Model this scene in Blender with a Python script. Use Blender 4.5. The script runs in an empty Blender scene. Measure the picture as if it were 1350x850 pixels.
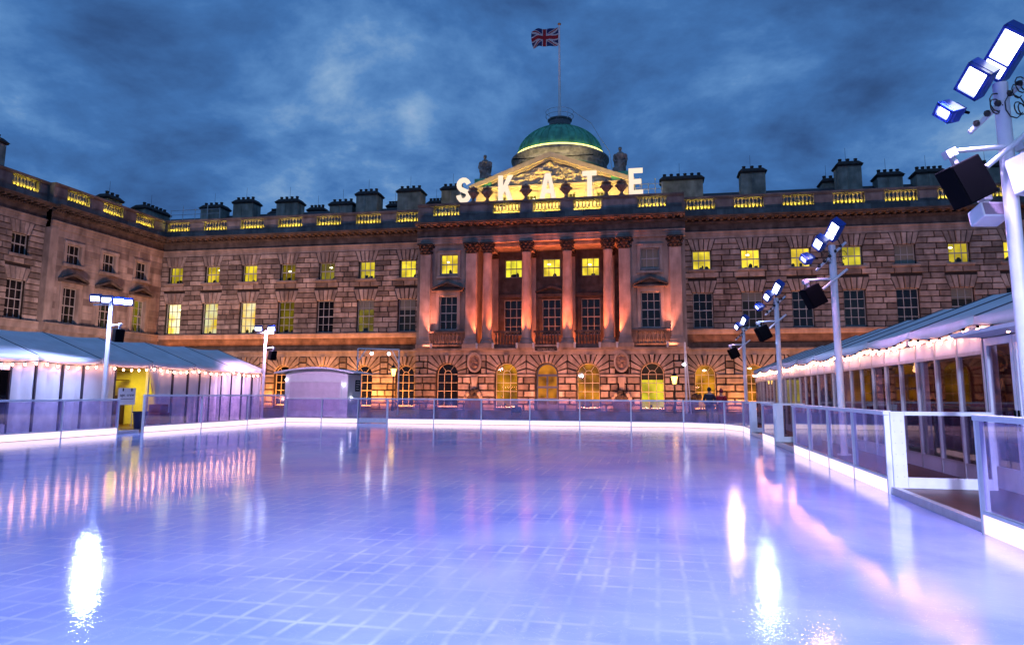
import bpy, math, random
from mathutils import Vector, Matrix
from math import sin, cos, pi, radians
rnd = random.Random(7)
S = bpy.context.scene
COL = S.collection

# ------------------------------------------------------------------ camera
cam_d = bpy.data.cameras.new("camera"); cam = bpy.data.objects.new("camera", cam_d); COL.objects.link(cam)
cam_d.sensor_width = 36; cam_d.lens = 36*954/1350; cam_d.shift_y = -40/1350
cam_d.clip_start = .1; cam_d.clip_end = 3000
Rm = ((0.9808980, 0.0219058, 0.1932854, 0), (0.1944508, -0.1374391, -0.9712360, 0),
      (0.0052893, 0.9902680, -0.1390733, 1.5), (0, 0, 0, 1))
cam.matrix_world = Matrix(Rm)
S.camera = cam

# ------------------------------------------------------------------ world: dusk sky with cloud
W = bpy.data.worlds.new("World"); S.world = W; W.use_nodes = True
nt = W.node_tree; nt.nodes.clear()
def N(t, **k):
    n = nt.nodes.new(t)
    for a, b in k.items():
        if a[0] == 'i' and a[1:].isdigit(): n.inputs[int(a[1:])].default_value = b
        else: setattr(n, a, b)
    return n
L = nt.links.new
tc = N('ShaderNodeTexCoord')
sep = N('ShaderNodeSeparateXYZ'); L(tc.outputs['Generated'], sep.inputs[0])
zz = N('ShaderNodeMath', operation='MAXIMUM', i1=0.0); L(sep.outputs[2], zz.inputs[0])
za = N('ShaderNodeMath', operation='ADD', i1=0.34); L(zz.outputs[0], za.inputs[0])
dx = N('ShaderNodeMath', operation='DIVIDE'); L(sep.outputs[0], dx.inputs[0]); L(za.outputs[0], dx.inputs[1])
dy = N('ShaderNodeMath', operation='DIVIDE'); L(sep.outputs[1], dy.inputs[0]); L(za.outputs[0], dy.inputs[1])
cmb = N('ShaderNodeCombineXYZ'); L(dx.outputs[0], cmb.inputs[0]); L(dy.outputs[0], cmb.inputs[1])
n1 = N('ShaderNodeTexNoise'); n1.inputs['Scale'].default_value = 2.3; n1.inputs['Detail'].default_value = 10; n1.inputs['Roughness'].default_value = .60; n1.inputs['Distortion'].default_value = .15
L(cmb.outputs[0], n1.inputs['Vector'])
n2 = N('ShaderNodeTexNoise'); n2.inputs['Scale'].default_value = .42; n2.inputs['Detail'].default_value = 2
L(cmb.outputs[0], n2.inputs['Vector'])
mixn = N('ShaderNodeMath', operation='MULTIPLY_ADD', i1=.30); L(n2.outputs[0], mixn.inputs[0])
m45 = N('ShaderNodeMath', operation='MULTIPLY', i1=.78); L(n1.outputs[0], m45.inputs[0]); L(m45.outputs[0], mixn.inputs[2])
# brighter break in the cloud where the moon stands behind it
md = Vector((Rm[0][0]*(548-675)+Rm[0][1]*-(150-385)-Rm[0][2]*954, Rm[1][0]*(548-675)+Rm[1][1]*-(150-385)-Rm[1][2]*954, Rm[2][0]*(548-675)+Rm[2][1]*-(150-385)-Rm[2][2]*954)).normalized()
dot = N('ShaderNodeVectorMath', operation='DOT_PRODUCT'); L(tc.outputs['Generated'], dot.inputs[0]); dot.inputs[1].default_value = md
pw = N('ShaderNodeMath', operation='POWER', i1=45.0); L(dot.outputs['Value'], pw.inputs[0])
pm = N('ShaderNodeMath', operation='MULTIPLY_ADD', i1=.06); L(pw.outputs[0], pm.inputs[0]); L(mixn.outputs[0], pm.inputs[2])
pw2 = N('ShaderNodeMath', operation='POWER', i1=2600.0); L(dot.outputs['Value'], pw2.inputs[0])
pm2 = N('ShaderNodeMath', operation='MULTIPLY_ADD', i1=.10); L(pw2.outputs[0], pm2.inputs[0]); L(pm.outputs[0], pm2.inputs[2])
rp = N('ShaderNodeValToRGB'); L(pm2.outputs[0], rp.inputs[0])
el = rp.color_ramp.elements
el[0].position = .36; el[0].color = (.017, .052, .15, 1)
el[1].position = .74; el[1].color = (.50, .62, .84, 1)
for p, c in ((.45, (.032, .102, .29, 1)), (.545, (.054, .178, .47, 1)), (.61, (.105, .27, .60, 1)), (.67, (.24, .42, .70, 1))):
    e = el.new(p); e.color = c
sky = N('ShaderNodeTexSky', sky_type='NISHITA', sun_disc=False, sun_elevation=radians(-4), sun_rotation=radians(200))
skm = N('ShaderNodeMixRGB', blend_type='ADD'); skm.inputs[0].default_value = .5
L(rp.outputs[0], skm.inputs[1]); L(sky.outputs[0], skm.inputs[2])
bg = N('ShaderNodeBackground'); bg.inputs['Strength'].default_value = .88; L(skm.outputs[0], bg.inputs['Color'])
out = N('ShaderNodeOutputWorld'); L(bg.outputs[0], out.inputs[0])

def lamp(name, kind, loc, aim, power, color, parent=None, **k):
    d = bpy.data.lights.new(name, kind); o = bpy.data.objects.new(name, d); COL.objects.link(o)
    d.energy = power; d.color = color
    for a, b in k.items(): setattr(d, a, b)
    v = Vector(aim) - Vector(loc)
    o.rotation_euler = v.to_track_quat('-Z', 'Y').to_euler(); o.location = loc
    return o
# the last of the daylight: a very weak, very soft sun behind the cloud
lamp('sun', 'SUN', (0, 0, 60), (12, 40, 20), .07, (.75, .85, 1), angle=radians(30))
S.view_settings.view_transform = 'Standard'; S.view_settings.look = 'None'
S.view_settings.exposure = 0.0; S.view_settings.gamma = 1
S.cycles.use_denoising = True
S.cycles.max_bounces = 8; S.cycles.diffuse_bounces = 3; S.cycles.glossy_bounces = 4; S.cycles.transparent_max_bounces = 24
S.cycles.sample_clamp_indirect = 4; S.cycles.caustics_reflective = False; S.cycles.caustics_refractive = False
S.cycles.use_light_tree = True

# ------------------------------------------------------------------ materials
def mat(name, base=(.5, .5, .5), rough=.7, metal=0, emit=None, es=0, noise=0, nscale=3, bump=0, bscale=20, tone=None, alpha=None, trans=0, ior=1.45, coat=0, stain=0):
    m = bpy.data.materials.new(name); m.use_nodes = True
    t = m.node_tree; b = t.nodes['Principled BSDF']
    b.inputs['Base Color'].default_value = (*base, 1); b.inputs['Roughness'].default_value = rough
    b.inputs['Metallic'].default_value = metal; b.inputs['IOR'].default_value = ior
    if coat: b.inputs['Coat Weight'].default_value = coat
    if trans: b.inputs['Transmission Weight'].default_value = trans
    if emit: b.inputs['Emission Color'].default_value = (*emit, 1); b.inputs['Emission Strength'].default_value = es
    src = None
    co = t.nodes.new('ShaderNodeTexCoord')
    if tone is not None:      # per-block tone carried by the mesh
        at = t.nodes.new('ShaderNodeAttribute'); at.attribute_name = 'tone'
        mx = t.nodes.new('ShaderNodeMixRGB'); mx.inputs[1].default_value = (*base, 1); mx.inputs[2].default_value = (*tone, 1)
        t.links.new(at.outputs['Fac'], mx.inputs[0]); src = mx.outputs[0]
    def mul(sc, lo, hi, stretch=None):
        nonlocal src
        nz = t.nodes.new('ShaderNodeTexNoise'); nz.inputs['Scale'].default_value = sc; nz.inputs['Detail'].default_value = 5
        v = co.outputs['Object']
        if stretch:
            mp = t.nodes.new('ShaderNodeMapping'); mp.inputs['Scale'].default_value = stretch; t.links.new(v, mp.inputs[0]); v = mp.outputs[0]
        t.links.new(v, nz.inputs['Vector'])
        mr = t.nodes.new('ShaderNodeMapRange'); mr.inputs[1].default_value = .3; mr.inputs[2].default_value = .7; mr.inputs[3].default_value = lo; mr.inputs[4].default_value = hi
        t.links.new(nz.outputs['Fac'], mr.inputs[0])
        mu = t.nodes.new('ShaderNodeVectorMath'); mu.operation = 'SCALE'
        if src is None: mu.inputs[0].default_value = base
        else: t.links.new(src, mu.inputs[0])
        t.links.new(mr.outputs[0], mu.inputs['Scale']); src = mu.outputs[0]
    if noise: mul(nscale, 1-noise, 1+noise)
    if stain: mul(1.0, 1-stain, 1.1, (1.4, 1.4, .35))
    if src is not None: t.links.new(src, b.inputs['Base Color'])
    if bump:
        nz = t.nodes.new('ShaderNodeTexNoise'); nz.inputs['Scale'].default_value = bscale; nz.inputs['Detail'].default_value = 4
        t.links.new(co.outputs['Object'], nz.inputs['Vector'])
        bp = t.nodes.new('ShaderNodeBump'); bp.inputs['Strength'].default_value = bump; bp.inputs['Distance'].default_value = .05
        t.links.new(nz.outputs['Fac'], bp.inputs['Height']); t.links.new(bp.outputs[0], b.inputs['Normal'])
    return m
def emis(name, col, st):
    m = bpy.data.materials.new(name); m.use_nodes = True; t = m.node_tree; t.nodes.clear()
    e = t.nodes.new('ShaderNodeEmission'); e.inputs[0].default_value = (*col, 1); e.inputs[1].default_value = st
    o = t.nodes.new('ShaderNodeOutputMaterial'); t.links.new(e.outputs[0], o.inputs[0]); return m
def glass(name, tint=(.8, .8, .9), refl=1.0, rough=.02, haze=None):
    """thin clear sheet: tinted see-through plus a Fresnel reflection"""
    m = bpy.data.materials.new(name); m.use_nodes = True; t = m.node_tree; t.nodes.clear()
    tr = t.nodes.new('ShaderNodeBsdfTransparent'); tr.inputs[0].default_value = (*tint, 1)
    gl = t.nodes.new('ShaderNodeBsdfGlossy'); gl.inputs[0].default_value = (1, 1, 1, 1); gl.inputs['Roughness'].default_value = rough
    fr = t.nodes.new('ShaderNodeFresnel'); fr.inputs[0].default_value = 1.5
    mu = t.nodes.new('ShaderNodeMath'); mu.operation = 'MULTIPLY'; t.links.new(fr.outputs[0], mu.inputs[0])
    ge = t.nodes.new('ShaderNodeNewGeometry'); bf = t.nodes.new('ShaderNodeMath'); bf.operation = 'MULTIPLY_ADD'; bf.inputs[1].default_value = -refl; bf.inputs[2].default_value = refl
    t.links.new(ge.outputs['Backfacing'], bf.inputs[0]); t.links.new(bf.outputs[0], mu.inputs[1])
    mx = t.nodes.new('ShaderNodeMixShader'); t.links.new(mu.outputs[0], mx.inputs[0]); t.links.new(tr.outputs[0], mx.inputs[1]); t.links.new(gl.outputs[0], mx.inputs[2])
    last = mx
    if haze:
        df = t.nodes.new('ShaderNodeBsdfDiffuse'); df.inputs[0].default_value = (*haze[0], 1)
        nz = t.nodes.new('ShaderNodeTexNoise'); nz.inputs['Scale'].default_value = 2.2; nz.inputs['Detail'].default_value = 4
        co = t.nodes.new('ShaderNodeTexCoord'); t.links.new(co.outputs['Object'], nz.inputs['Vector'])
        mr = t.nodes.new('ShaderNodeMapRange'); mr.inputs[1].default_value = .35; mr.inputs[2].default_value = .75; mr.inputs[3].default_value = haze[1]*.4; mr.inputs[4].default_value = haze[1]*1.6
        t.links.new(nz.outputs['Fac'], mr.inputs[0])
        m2 = t.nodes.new('ShaderNodeMixShader'); t.links.new(mr.outputs[0], m2.inputs[0]); t.links.new(mx.outputs[0], m2.inputs[1]); t.links.new(df.outputs[0], m2.inputs[2]); last = m2
    o = t.nodes.new('ShaderNodeOutputMaterial'); t.links.new(last.outputs[0], o.inputs[0]); return m
def room_mat(name, c0, c1, st, warm=.0):
    """wall of a lit room seen through a window: different in every window"""
    m = bpy.data.materials.new(name); m.use_nodes = True; t = m.node_tree; t.nodes.clear()
    oi = t.nodes.new('ShaderNodeObjectInfo'); co = t.nodes.new('ShaderNodeTexCoord')
    nz = t.nodes.new('ShaderNodeTexNoise'); nz.noise_dimensions = '4D'; nz.inputs['Scale'].default_value = .9; nz.inputs['Detail'].default_value = 1.5
    ml = t.nodes.new('ShaderNodeMath'); ml.operation = 'MULTIPLY'; ml.inputs[1].default_value = 90; t.links.new(oi.outputs['Random'], ml.inputs[0])
    t.links.new(ml.outputs[0], nz.inputs['W']); t.links.new(co.outputs['Object'], nz.inputs['Vector'])
    r = t.nodes.new('ShaderNodeValToRGB'); r.color_ramp.elements[0].position = .38; r.color_ramp.elements[1].position = .62
    r.color_ramp.elements[0].color = (*c0, 1); r.color_ramp.elements[1].color = (*c1, 1)
    t.links.new(nz.outputs['Fac'], r.inputs[0])
    hs = t.nodes.new('ShaderNodeHueSaturation'); mh = t.nodes.new('ShaderNodeMapRange'); mh.inputs[3].default_value = .475; mh.inputs[4].default_value = .505
    t.links.new(oi.outputs['Random'], mh.inputs[0]); t.links.new(mh.outputs[0], hs.inputs['Hue']); t.links.new(r.outputs[0], hs.inputs['Color'])
    f1 = t.nodes.new('ShaderNodeMath'); f1.operation = 'MULTIPLY'; f1.inputs[1].default_value = 37.7; t.links.new(oi.outputs['Random'], f1.inputs[0])
    f2 = t.nodes.new('ShaderNodeMath'); f2.operation = 'FRACT'; t.links.new(f1.outputs[0], f2.inputs[0])
    f3 = t.nodes.new('ShaderNodeMapRange'); f3.inputs[3].default_value = st*.62; f3.inputs[4].default_value = st*1.35; t.links.new(f2.outputs[0], f3.inputs[0])
    e = t.nodes.new('ShaderNodeEmission'); t.links.new(f3.outputs[0], e.inputs[1]); t.links.new(hs.outputs[0], e.inputs[0])
    o = t.nodes.new('ShaderNodeOutputMaterial'); t.links.new(e.outputs[0], o.inputs[0]); return m

M = {}
M['stone'] = mat('rusticated_stone', (.17, .14, .125), .85, tone=(.46, .395, .36), noise=.25, nscale=2.5, stain=.45, bump=.25, bscale=9)
M['joint'] = mat('stone_backing', (.028, .021, .018), .95, noise=.2)
M['ashlar'] = mat('portland_ashlar', (.21, .175, .16), .85, tone=(.44, .38, .345), noise=.18, nscale=1.3, stain=.5, bump=.15, bscale=7)
M['weathered'] = mat('weathered_shaded_stone', (.10, .082, .075), .9, noise=.45, nscale=1.6, stain=.4, bump=.4, bscale=6)  # cornice weathering; also darkens loggia and plinth recess in place of shade
M['parapet'] = mat('parapet_stone', (.13, .12, .12), .9, tone=(.26, .24, .235), noise=.25, nscale=1.5, stain=.45, bump=.2)
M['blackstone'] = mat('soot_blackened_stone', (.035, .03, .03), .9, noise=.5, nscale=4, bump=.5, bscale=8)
M['slate'] = mat('slate_roof', (.035, .042, .055), .6, noise=.3, nscale=4, bump=.3, bscale=14)
M['lead'] = mat('lead', (.12, .13, .14), .55)
M['copper'] = mat('verdigris_copper', (.11, .46, .28), .5, noise=.3, nscale=1.4, stain=.4)
M['drum'] = mat('painted_drum', (.26, .36, .28), .7, noise=.3, nscale=1, stain=.4)
M['frame'] = mat('sash_paint', (.36, .36, .36), .5)
M['framewarm'] = mat('arched_window_paint', (.5, .40, .27), .5)
M['darkpane'] = mat('dark_glass', (.006, .007, .01), .06)
M['pane'] = glass('window_glass', (.92, .94, .9), .8)
M['doorpaint'] = mat('blue_grey_door_paint', (.06, .075, .13), .45)
M['room_yellow'] = room_mat('lit_office', (.42, .34, .012), (1.0, .82, .045), 1.35)
M['room_bright'] = room_mat('bright_office', (1.0, .72, .05), (1.0, .95, .55), 1.35)
M['room_dim'] = room_mat('dim_office', (.12, .085, .006), (.26, .21, .01), 1.0)
M['room_hall'] = room_mat('lit_hall', (.24, .09, .006), (.85, .33, .02), 1.0)
M['room_grey'] = room_mat('blue_blind', (.10, .12, .2), (.2, .24, .38), 1.0)
M['blind'] = mat('roller_blind', (.30, .26, .24), .9)
M['silhouette'] = mat('unlit_interior', (.03, .03, .02), .8)  # near-black for furniture silhouettes and for panels standing in for unlit rooms
M['bulbroom'] = emis('ceiling_lamp_glow', (1, .9, .55), 9)
M['white_metal'] = mat('white_powder_coat', (.80, .80, .82), .4, noise=.06, nscale=6)
M['alu'] = mat('aluminium_profile', (.55, .55, .57), .35, metal=.3, noise=.08, nscale=8)
M['pvc'] = mat('white_pvc_roof', (.72, .72, .76), .5, noise=.07, nscale=1.2, bump=.08, bscale=3, stain=.12)
M['pvcwall'] = mat('white_pvc_wall', (.72, .72, .74), .55, noise=.05, nscale=2, bump=.15, bscale=2.5, stain=.1)
M['seam'] = mat('roof_seam', (.05, .05, .07), .6)
M['chimney'] = mat('chimney_render', (.30, .31, .27), .9, noise=.3, nscale=1.5, stain=.5)
M['black'] = mat('black_plastic', (.004, .004, .005), .9, ior=1.15)
M['bluebody'] = mat('blue_lamp_housing', (.012, .045, .36), .35, coat=.3)
M['led'] = emis('floodlight_leds', (.80, .86, 1), 9)
M['ledsmall'] = emis('spotlight_lens', (.9, .9, 1), 14)
M['acrylic'] = glass('scuffed_acrylic', (.88, .81, .97), 1.0, .03, ((.68, .58, .86), .17))
M['tentglass'] = glass('marquee_glazing', (.78, .70, .78), .9, .02)
M['kick'] = emis('backlit_kick_board', (1, .74, .80), 1.55)
M['bulb'] = emis('festoon_bulb_glow', (1, .40, .25), 66)
M['cable'] = mat('black_cable', (.02, .02, .02), .6)
M['maroon'] = mat('maroon_carpet_lining', (.16, .012, .035), .8, noise=.2)
M['interior'] = mat('dark_marquee_lining', (.06, .03, .03), .8, noise=.4, nscale=1)
M['decking'] = mat('wet_brown_decking', (.075, .02, .015), .4, noise=.35, nscale=3, stain=.3)
M['yellowwall'] = mat('skate_hire_room_wall', (.72, .66, .34), .7, noise=.1)
M['paper'] = mat('white_board', (.75, .75, .75), .6)
M['text'] = mat('sign_lettering', (.02, .015, .03), .6)
M['kiosk'] = mat('kiosk_cladding', (.80, .80, .84), .5, noise=.06, nscale=2)
M['shutter'] = mat('kiosk_shutter', (.72, .64, .72), .55, noise=.08, nscale=3)
M['letter'] = emis('lit_letter_face', (1, .80, .62), 1.12)
M['yled'] = emis('yellow_led_strip', (1, .80, .06), 60)
M['yledring'] = emis('dome_light_ring', (1, .86, .22), 3.2)
M['gold'] = mat('gilt_finial', (.6, .25, .08), .4)
M['paving'] = mat('courtyard_granite_paving', (.13, .125, .12), .5, noise=.25, nscale=1.2, bump=.2, bscale=12)
M['lamp_glass'] = emis('lantern_glow', (1, .62, .12), 7)
M['pendant_glow'] = emis('pendant_glow', (1, .6, .2), 3)
M['iron'] = mat('black_painted_iron', (.015, .015, .017), .4)
M['urn'] = mat('urn_stone', (.22, .15, .12), .85, noise=.4, nscale=4, bump=.4)
M['statue'] = mat('statue_stone', (.26, .22, .20), .9, noise=.5, nscale=2.5, bump=.7, bscale=4)
M['pediment'] = mat('pediment_stone', (.48, .42, .34), .85, noise=.15, nscale=2, stain=.15)
M['bin'] = mat('blue_plastic_bin', (.012, .03, .11), .4)
M['cabinet'] = mat('grey_cabinet', (.16, .2, .3), .5)
M['coat_dark'] = mat('dark_navy_coat', (.015, .018, .035), .8)
M['coat_red'] = mat('red_coat', (.32, .015, .03), .8)
M['hat_red'] = mat('maroon_knit_hat', (.12, .01, .02), .9)
M['skin'] = mat('skin', (.45, .27, .2), .6)
M['hair'] = mat('dark_hair', (.02, .014, .01), .7)
M['trousers'] = mat('dark_trousers', (.02, .02, .035), .8)
M['grille'] = mat('speaker_grille', (.30, .22, .28), .5, bump=.4, bscale=120)

# flag cloth reads its colours from the mesh
m = bpy.data.materials.new('flag_cloth'); m.use_nodes = True; t = m.node_tree
a = t.nodes.new('ShaderNodeAttribute'); a.attribute_name = 'dye'; t.links.new(a.outputs['Color'], t.nodes['Principled BSDF'].inputs['Base Color'])
t.nodes['Principled BSDF'].inputs['Roughness'].default_value = .85; M['flag'] = m

# wet ice over a white-jointed tile grid
def b2n(n, K, co):
    b2 = n('ShaderNodeTexNoise'); b2.inputs['Scale'].default_value = 34; b2.inputs['Detail'].default_value = 4; b2.inputs['Distortion'].default_value = 1.2; K(co.outputs['Object'], b2.inputs['Vector']); return b2.outputs['Fac']
def ice_material():
    m = bpy.data.materials.new('wet_ice'); m.use_nodes = True; t = m.node_tree; b = t.nodes['Principled BSDF']
    def n(tp, **k):
        x = t.nodes.new(tp)
        for q, v in k.items():
            if q[0] == 'i' and q[1:].isdigit(): x.inputs[int(q[1:])].default_value = v
            else: setattr(x, q, v)
        return x
    K = t.links.new
    co = n('ShaderNodeTexCoord')
    wob = n('ShaderNodeTexNoise'); wob.inputs['Scale'].default_value = 1.9; K(co.outputs['Object'], wob.inputs['Vector'])
    ws = n('ShaderNodeVectorMath', operation='SCALE'); ws.inputs['Scale'].default_value = .05; K(wob.outputs['Color'], ws.inputs[0])
    wa = n('ShaderNodeVectorMath', operation='ADD'); K(co.outputs['Object'], wa.inputs[0]); K(ws.outputs[0], wa.inputs[1])
    sp = n('ShaderNodeSeparateXYZ'); K(wa.outputs[0], sp.inputs[0])
    def lines(src, step, off, width):
        x = n('ShaderNodeMath', operation='DIVIDE', i1=step); K(src, x.inputs[0])
        y = n('ShaderNodeMath', operation='ADD', i1=off+500); K(x.outputs[0], y.inputs[0])
        f = n('ShaderNodeMath', operation='FRACT'); K(y.outputs[0], f.inputs[0])
        s = n('ShaderNodeMath', operation='SUBTRACT', i1=.5); K(f.outputs[0], s.inputs[0])
        ab = n('ShaderNodeMath', operation='ABSOLUTE'); K(s.outputs[0], ab.inputs[0])
        mr = n('ShaderNodeMapRange', interpolation_type='SMOOTHSTEP'); mr.inputs[1].default_value = 0; mr.inputs[2].default_value = width/step; mr.inputs[3].default_value = 1; mr.inputs[4].default_value = 0
        K(ab.outputs[0], mr.inputs[0]); return mr.outputs[0]
    lx = lines(sp.outputs[0], .213, .5, .034); ly = lines(sp.outputs[1], .336, .5, .044)
    gm = n('ShaderNodeMath', operation='MAXIMUM'); K(lx, gm.inputs[0]); K(ly, gm.inputs[1])
    # joints fade where the ice is scraped or thick
    fn = n('ShaderNodeTexNoise'); fn.inputs['Scale'].default_value = .55; fn.inputs['Detail'].default_value = 3; K(co.outputs['Object'], fn.inputs['Vector'])
    fr = n('ShaderNodeMapRange'); fr.inputs[1].default_value = .38; fr.inputs[2].default_value = .66; fr.inputs[3].default_value = .05; fr.inputs[4].default_value = 1; K(fn.outputs['Fac'], fr.inputs[0])
    sp0 = n('ShaderNodeSeparateXYZ'); K(co.outputs['Object'], sp0.inputs[0])
    ex = n('ShaderNodeMapRange'); ex.inputs[1].default_value = -.3; ex.inputs[2].default_value = 1.6; ex.inputs[3].default_value = 1; ex.inputs[4].default_value = 0.0; K(sp0.outputs[0], ex.inputs[0])
    g1 = n('ShaderNodeMath', operation='MULTIPLY'); K(gm.outputs[0], g1.inputs[0]); K(fr.outputs[0], g1.inputs[1])
    g3 = n('ShaderNodeMath', operation='MULTIPLY'); K(g1.outputs[0], g3.inputs[0]); K(ex.outputs[0], g3.inputs[1])
    hn = n('ShaderNodeTexNoise'); hn.inputs['Scale'].default_value = 3.1; hn.inputs['Detail'].default_value = 3; K(co.outputs['Object'], hn.inputs['Vector'])
    hr = n('ShaderNodeMapRange'); hr.inputs[1].default_value = .40; hr.inputs[2].default_value = .60; hr.inputs[3].default_value = .18; hr.inputs[4].default_value = .95; K(hn.outputs['Fac'], hr.inputs[0])
    g2 = n('ShaderNodeMath', operation='MULTIPLY'); K(g3.outputs[0], g2.inputs[0]); K(hr.outputs[0], g2.inputs[1])
    # cloudy patches
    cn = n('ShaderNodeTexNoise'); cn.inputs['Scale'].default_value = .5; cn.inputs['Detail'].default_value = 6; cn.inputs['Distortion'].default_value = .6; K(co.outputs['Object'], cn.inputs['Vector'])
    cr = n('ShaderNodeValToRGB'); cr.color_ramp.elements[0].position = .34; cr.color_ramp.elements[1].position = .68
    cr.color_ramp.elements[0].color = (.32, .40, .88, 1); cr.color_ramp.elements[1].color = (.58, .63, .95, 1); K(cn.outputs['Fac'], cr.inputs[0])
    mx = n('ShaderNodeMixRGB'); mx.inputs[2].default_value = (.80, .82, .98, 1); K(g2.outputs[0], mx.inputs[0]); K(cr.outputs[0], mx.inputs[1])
    # skate scratches
    wv = n('ShaderNodeTexNoise'); wv.inputs['Scale'].default_value = 3.2; wv.inputs['Detail'].default_value = 7; wv.inputs['Distortion'].default_value = 2.2; K(co.outputs['Object'], wv.inputs['Vector'])
    s1 = n('ShaderNodeMath', operation='SUBTRACT', i1=.5); K(wv.outputs['Fac'], s1.inputs[0])
    s2 = n('ShaderNodeMath', operation='ABSOLUTE'); K(s1.outputs[0], s2.inputs[0])
    s3 = n('ShaderNodeMapRange'); s3.inputs[1].default_value = 0; s3.inputs[2].default_value = .006; s3.inputs[3].default_value = .34; s3.inputs[4].default_value = 0; K(s2.outputs[0], s3.inputs[0])
    mx2 = n('ShaderNodeMixRGB'); mx2.inputs[2].default_value = (.85, .87, .95, 1); K(s3.outputs[0], mx2.inputs[0]); K(mx.outputs[0], mx2.inputs[1])
    K(mx2.outputs[0], b.inputs['Base Color'])
    rn = n('ShaderNodeTexNoise'); rn.inputs['Scale'].default_value = .38; rn.inputs['Detail'].default_value = 4; K(co.outputs['Object'], rn.inputs['Vector'])
    rr = n('ShaderNodeMapRange'); rr.inputs[1].default_value = .35; rr.inputs[2].default_value = .7; rr.inputs[3].default_value = .02; rr.inputs[4].default_value = .11; K(rn.outputs['Fac'], rr.inputs[0])
    K(rr.outputs[0], b.inputs['Roughness']); b.inputs['IOR'].default_value = 1.36
    bn = n('ShaderNodeTexNoise'); bn.inputs['Scale'].default_value = 5; bn.inputs['Detail'].default_value = 5; bn.inputs['Roughness'].default_value = .6; K(co.outputs['Object'], bn.inputs['Vector'])
    bp = n('ShaderNodeBump'); bp.inputs['Strength'].default_value = .05; bp.inputs['Distance'].default_value = .035; K(bn.outputs['Fac'], bp.inputs['Height'])
    rm1 = n('ShaderNodeMapRange'); rm1.inputs[1].default_value = -4; rm1.inputs[2].default_value = 1; rm1.inputs[3].default_value = .15; rm1.inputs[4].default_value = .28; K(sp0.outputs[0], rm1.inputs[0])
    rm2 = n('ShaderNodeMath', operation='MULTIPLY'); K(rm1.outputs[0], rm2.inputs[0]); K(fn.outputs['Fac'], rm2.inputs[1])
    # curved skate cuts: thin rings of random size, cut into the film of water
    vo = n('ShaderNodeTexVoronoi'); vo.inputs['Scale'].default_value = .85; vo.feature = 'F1'; K(wa.outputs[0], vo.inputs['Vector'])
    vs_ = n('ShaderNodeMath', operation='MULTIPLY', i1=26.0); K(vo.outputs['Distance'], vs_.inputs[0])
    vc = n('ShaderNodeMath', operation='SINE'); K(vs_.outputs[0], vc.inputs[0])
    vp = n('ShaderNodeMapRange'); vp.inputs[1].default_value = .985; vp.inputs[2].default_value = 1; K(vc.outputs[0], vp.inputs[0])
    vm = n('ShaderNodeMath', operation='MULTIPLY'); K(vp.outputs[0], vm.inputs[0]); K(s3.outputs[0], vm.inputs[1])
    b2d = n('ShaderNodeMath', operation='ADD'); K(b2n(n, K, co), b2d.inputs[0]); K(vm.outputs[0], b2d.inputs[1])
    bq = n('ShaderNodeBump'); bq.inputs['Distance'].default_value = .006; K(rm2.outputs[0], bq.inputs['Strength']); K(b2d.outputs[0], bq.inputs['Height']); K(bp.outputs[0], bq.inputs['Normal'])
    K(bq.outputs[0], b.inputs['Normal'])
    return m
M['ice'] = ice_material()

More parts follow.
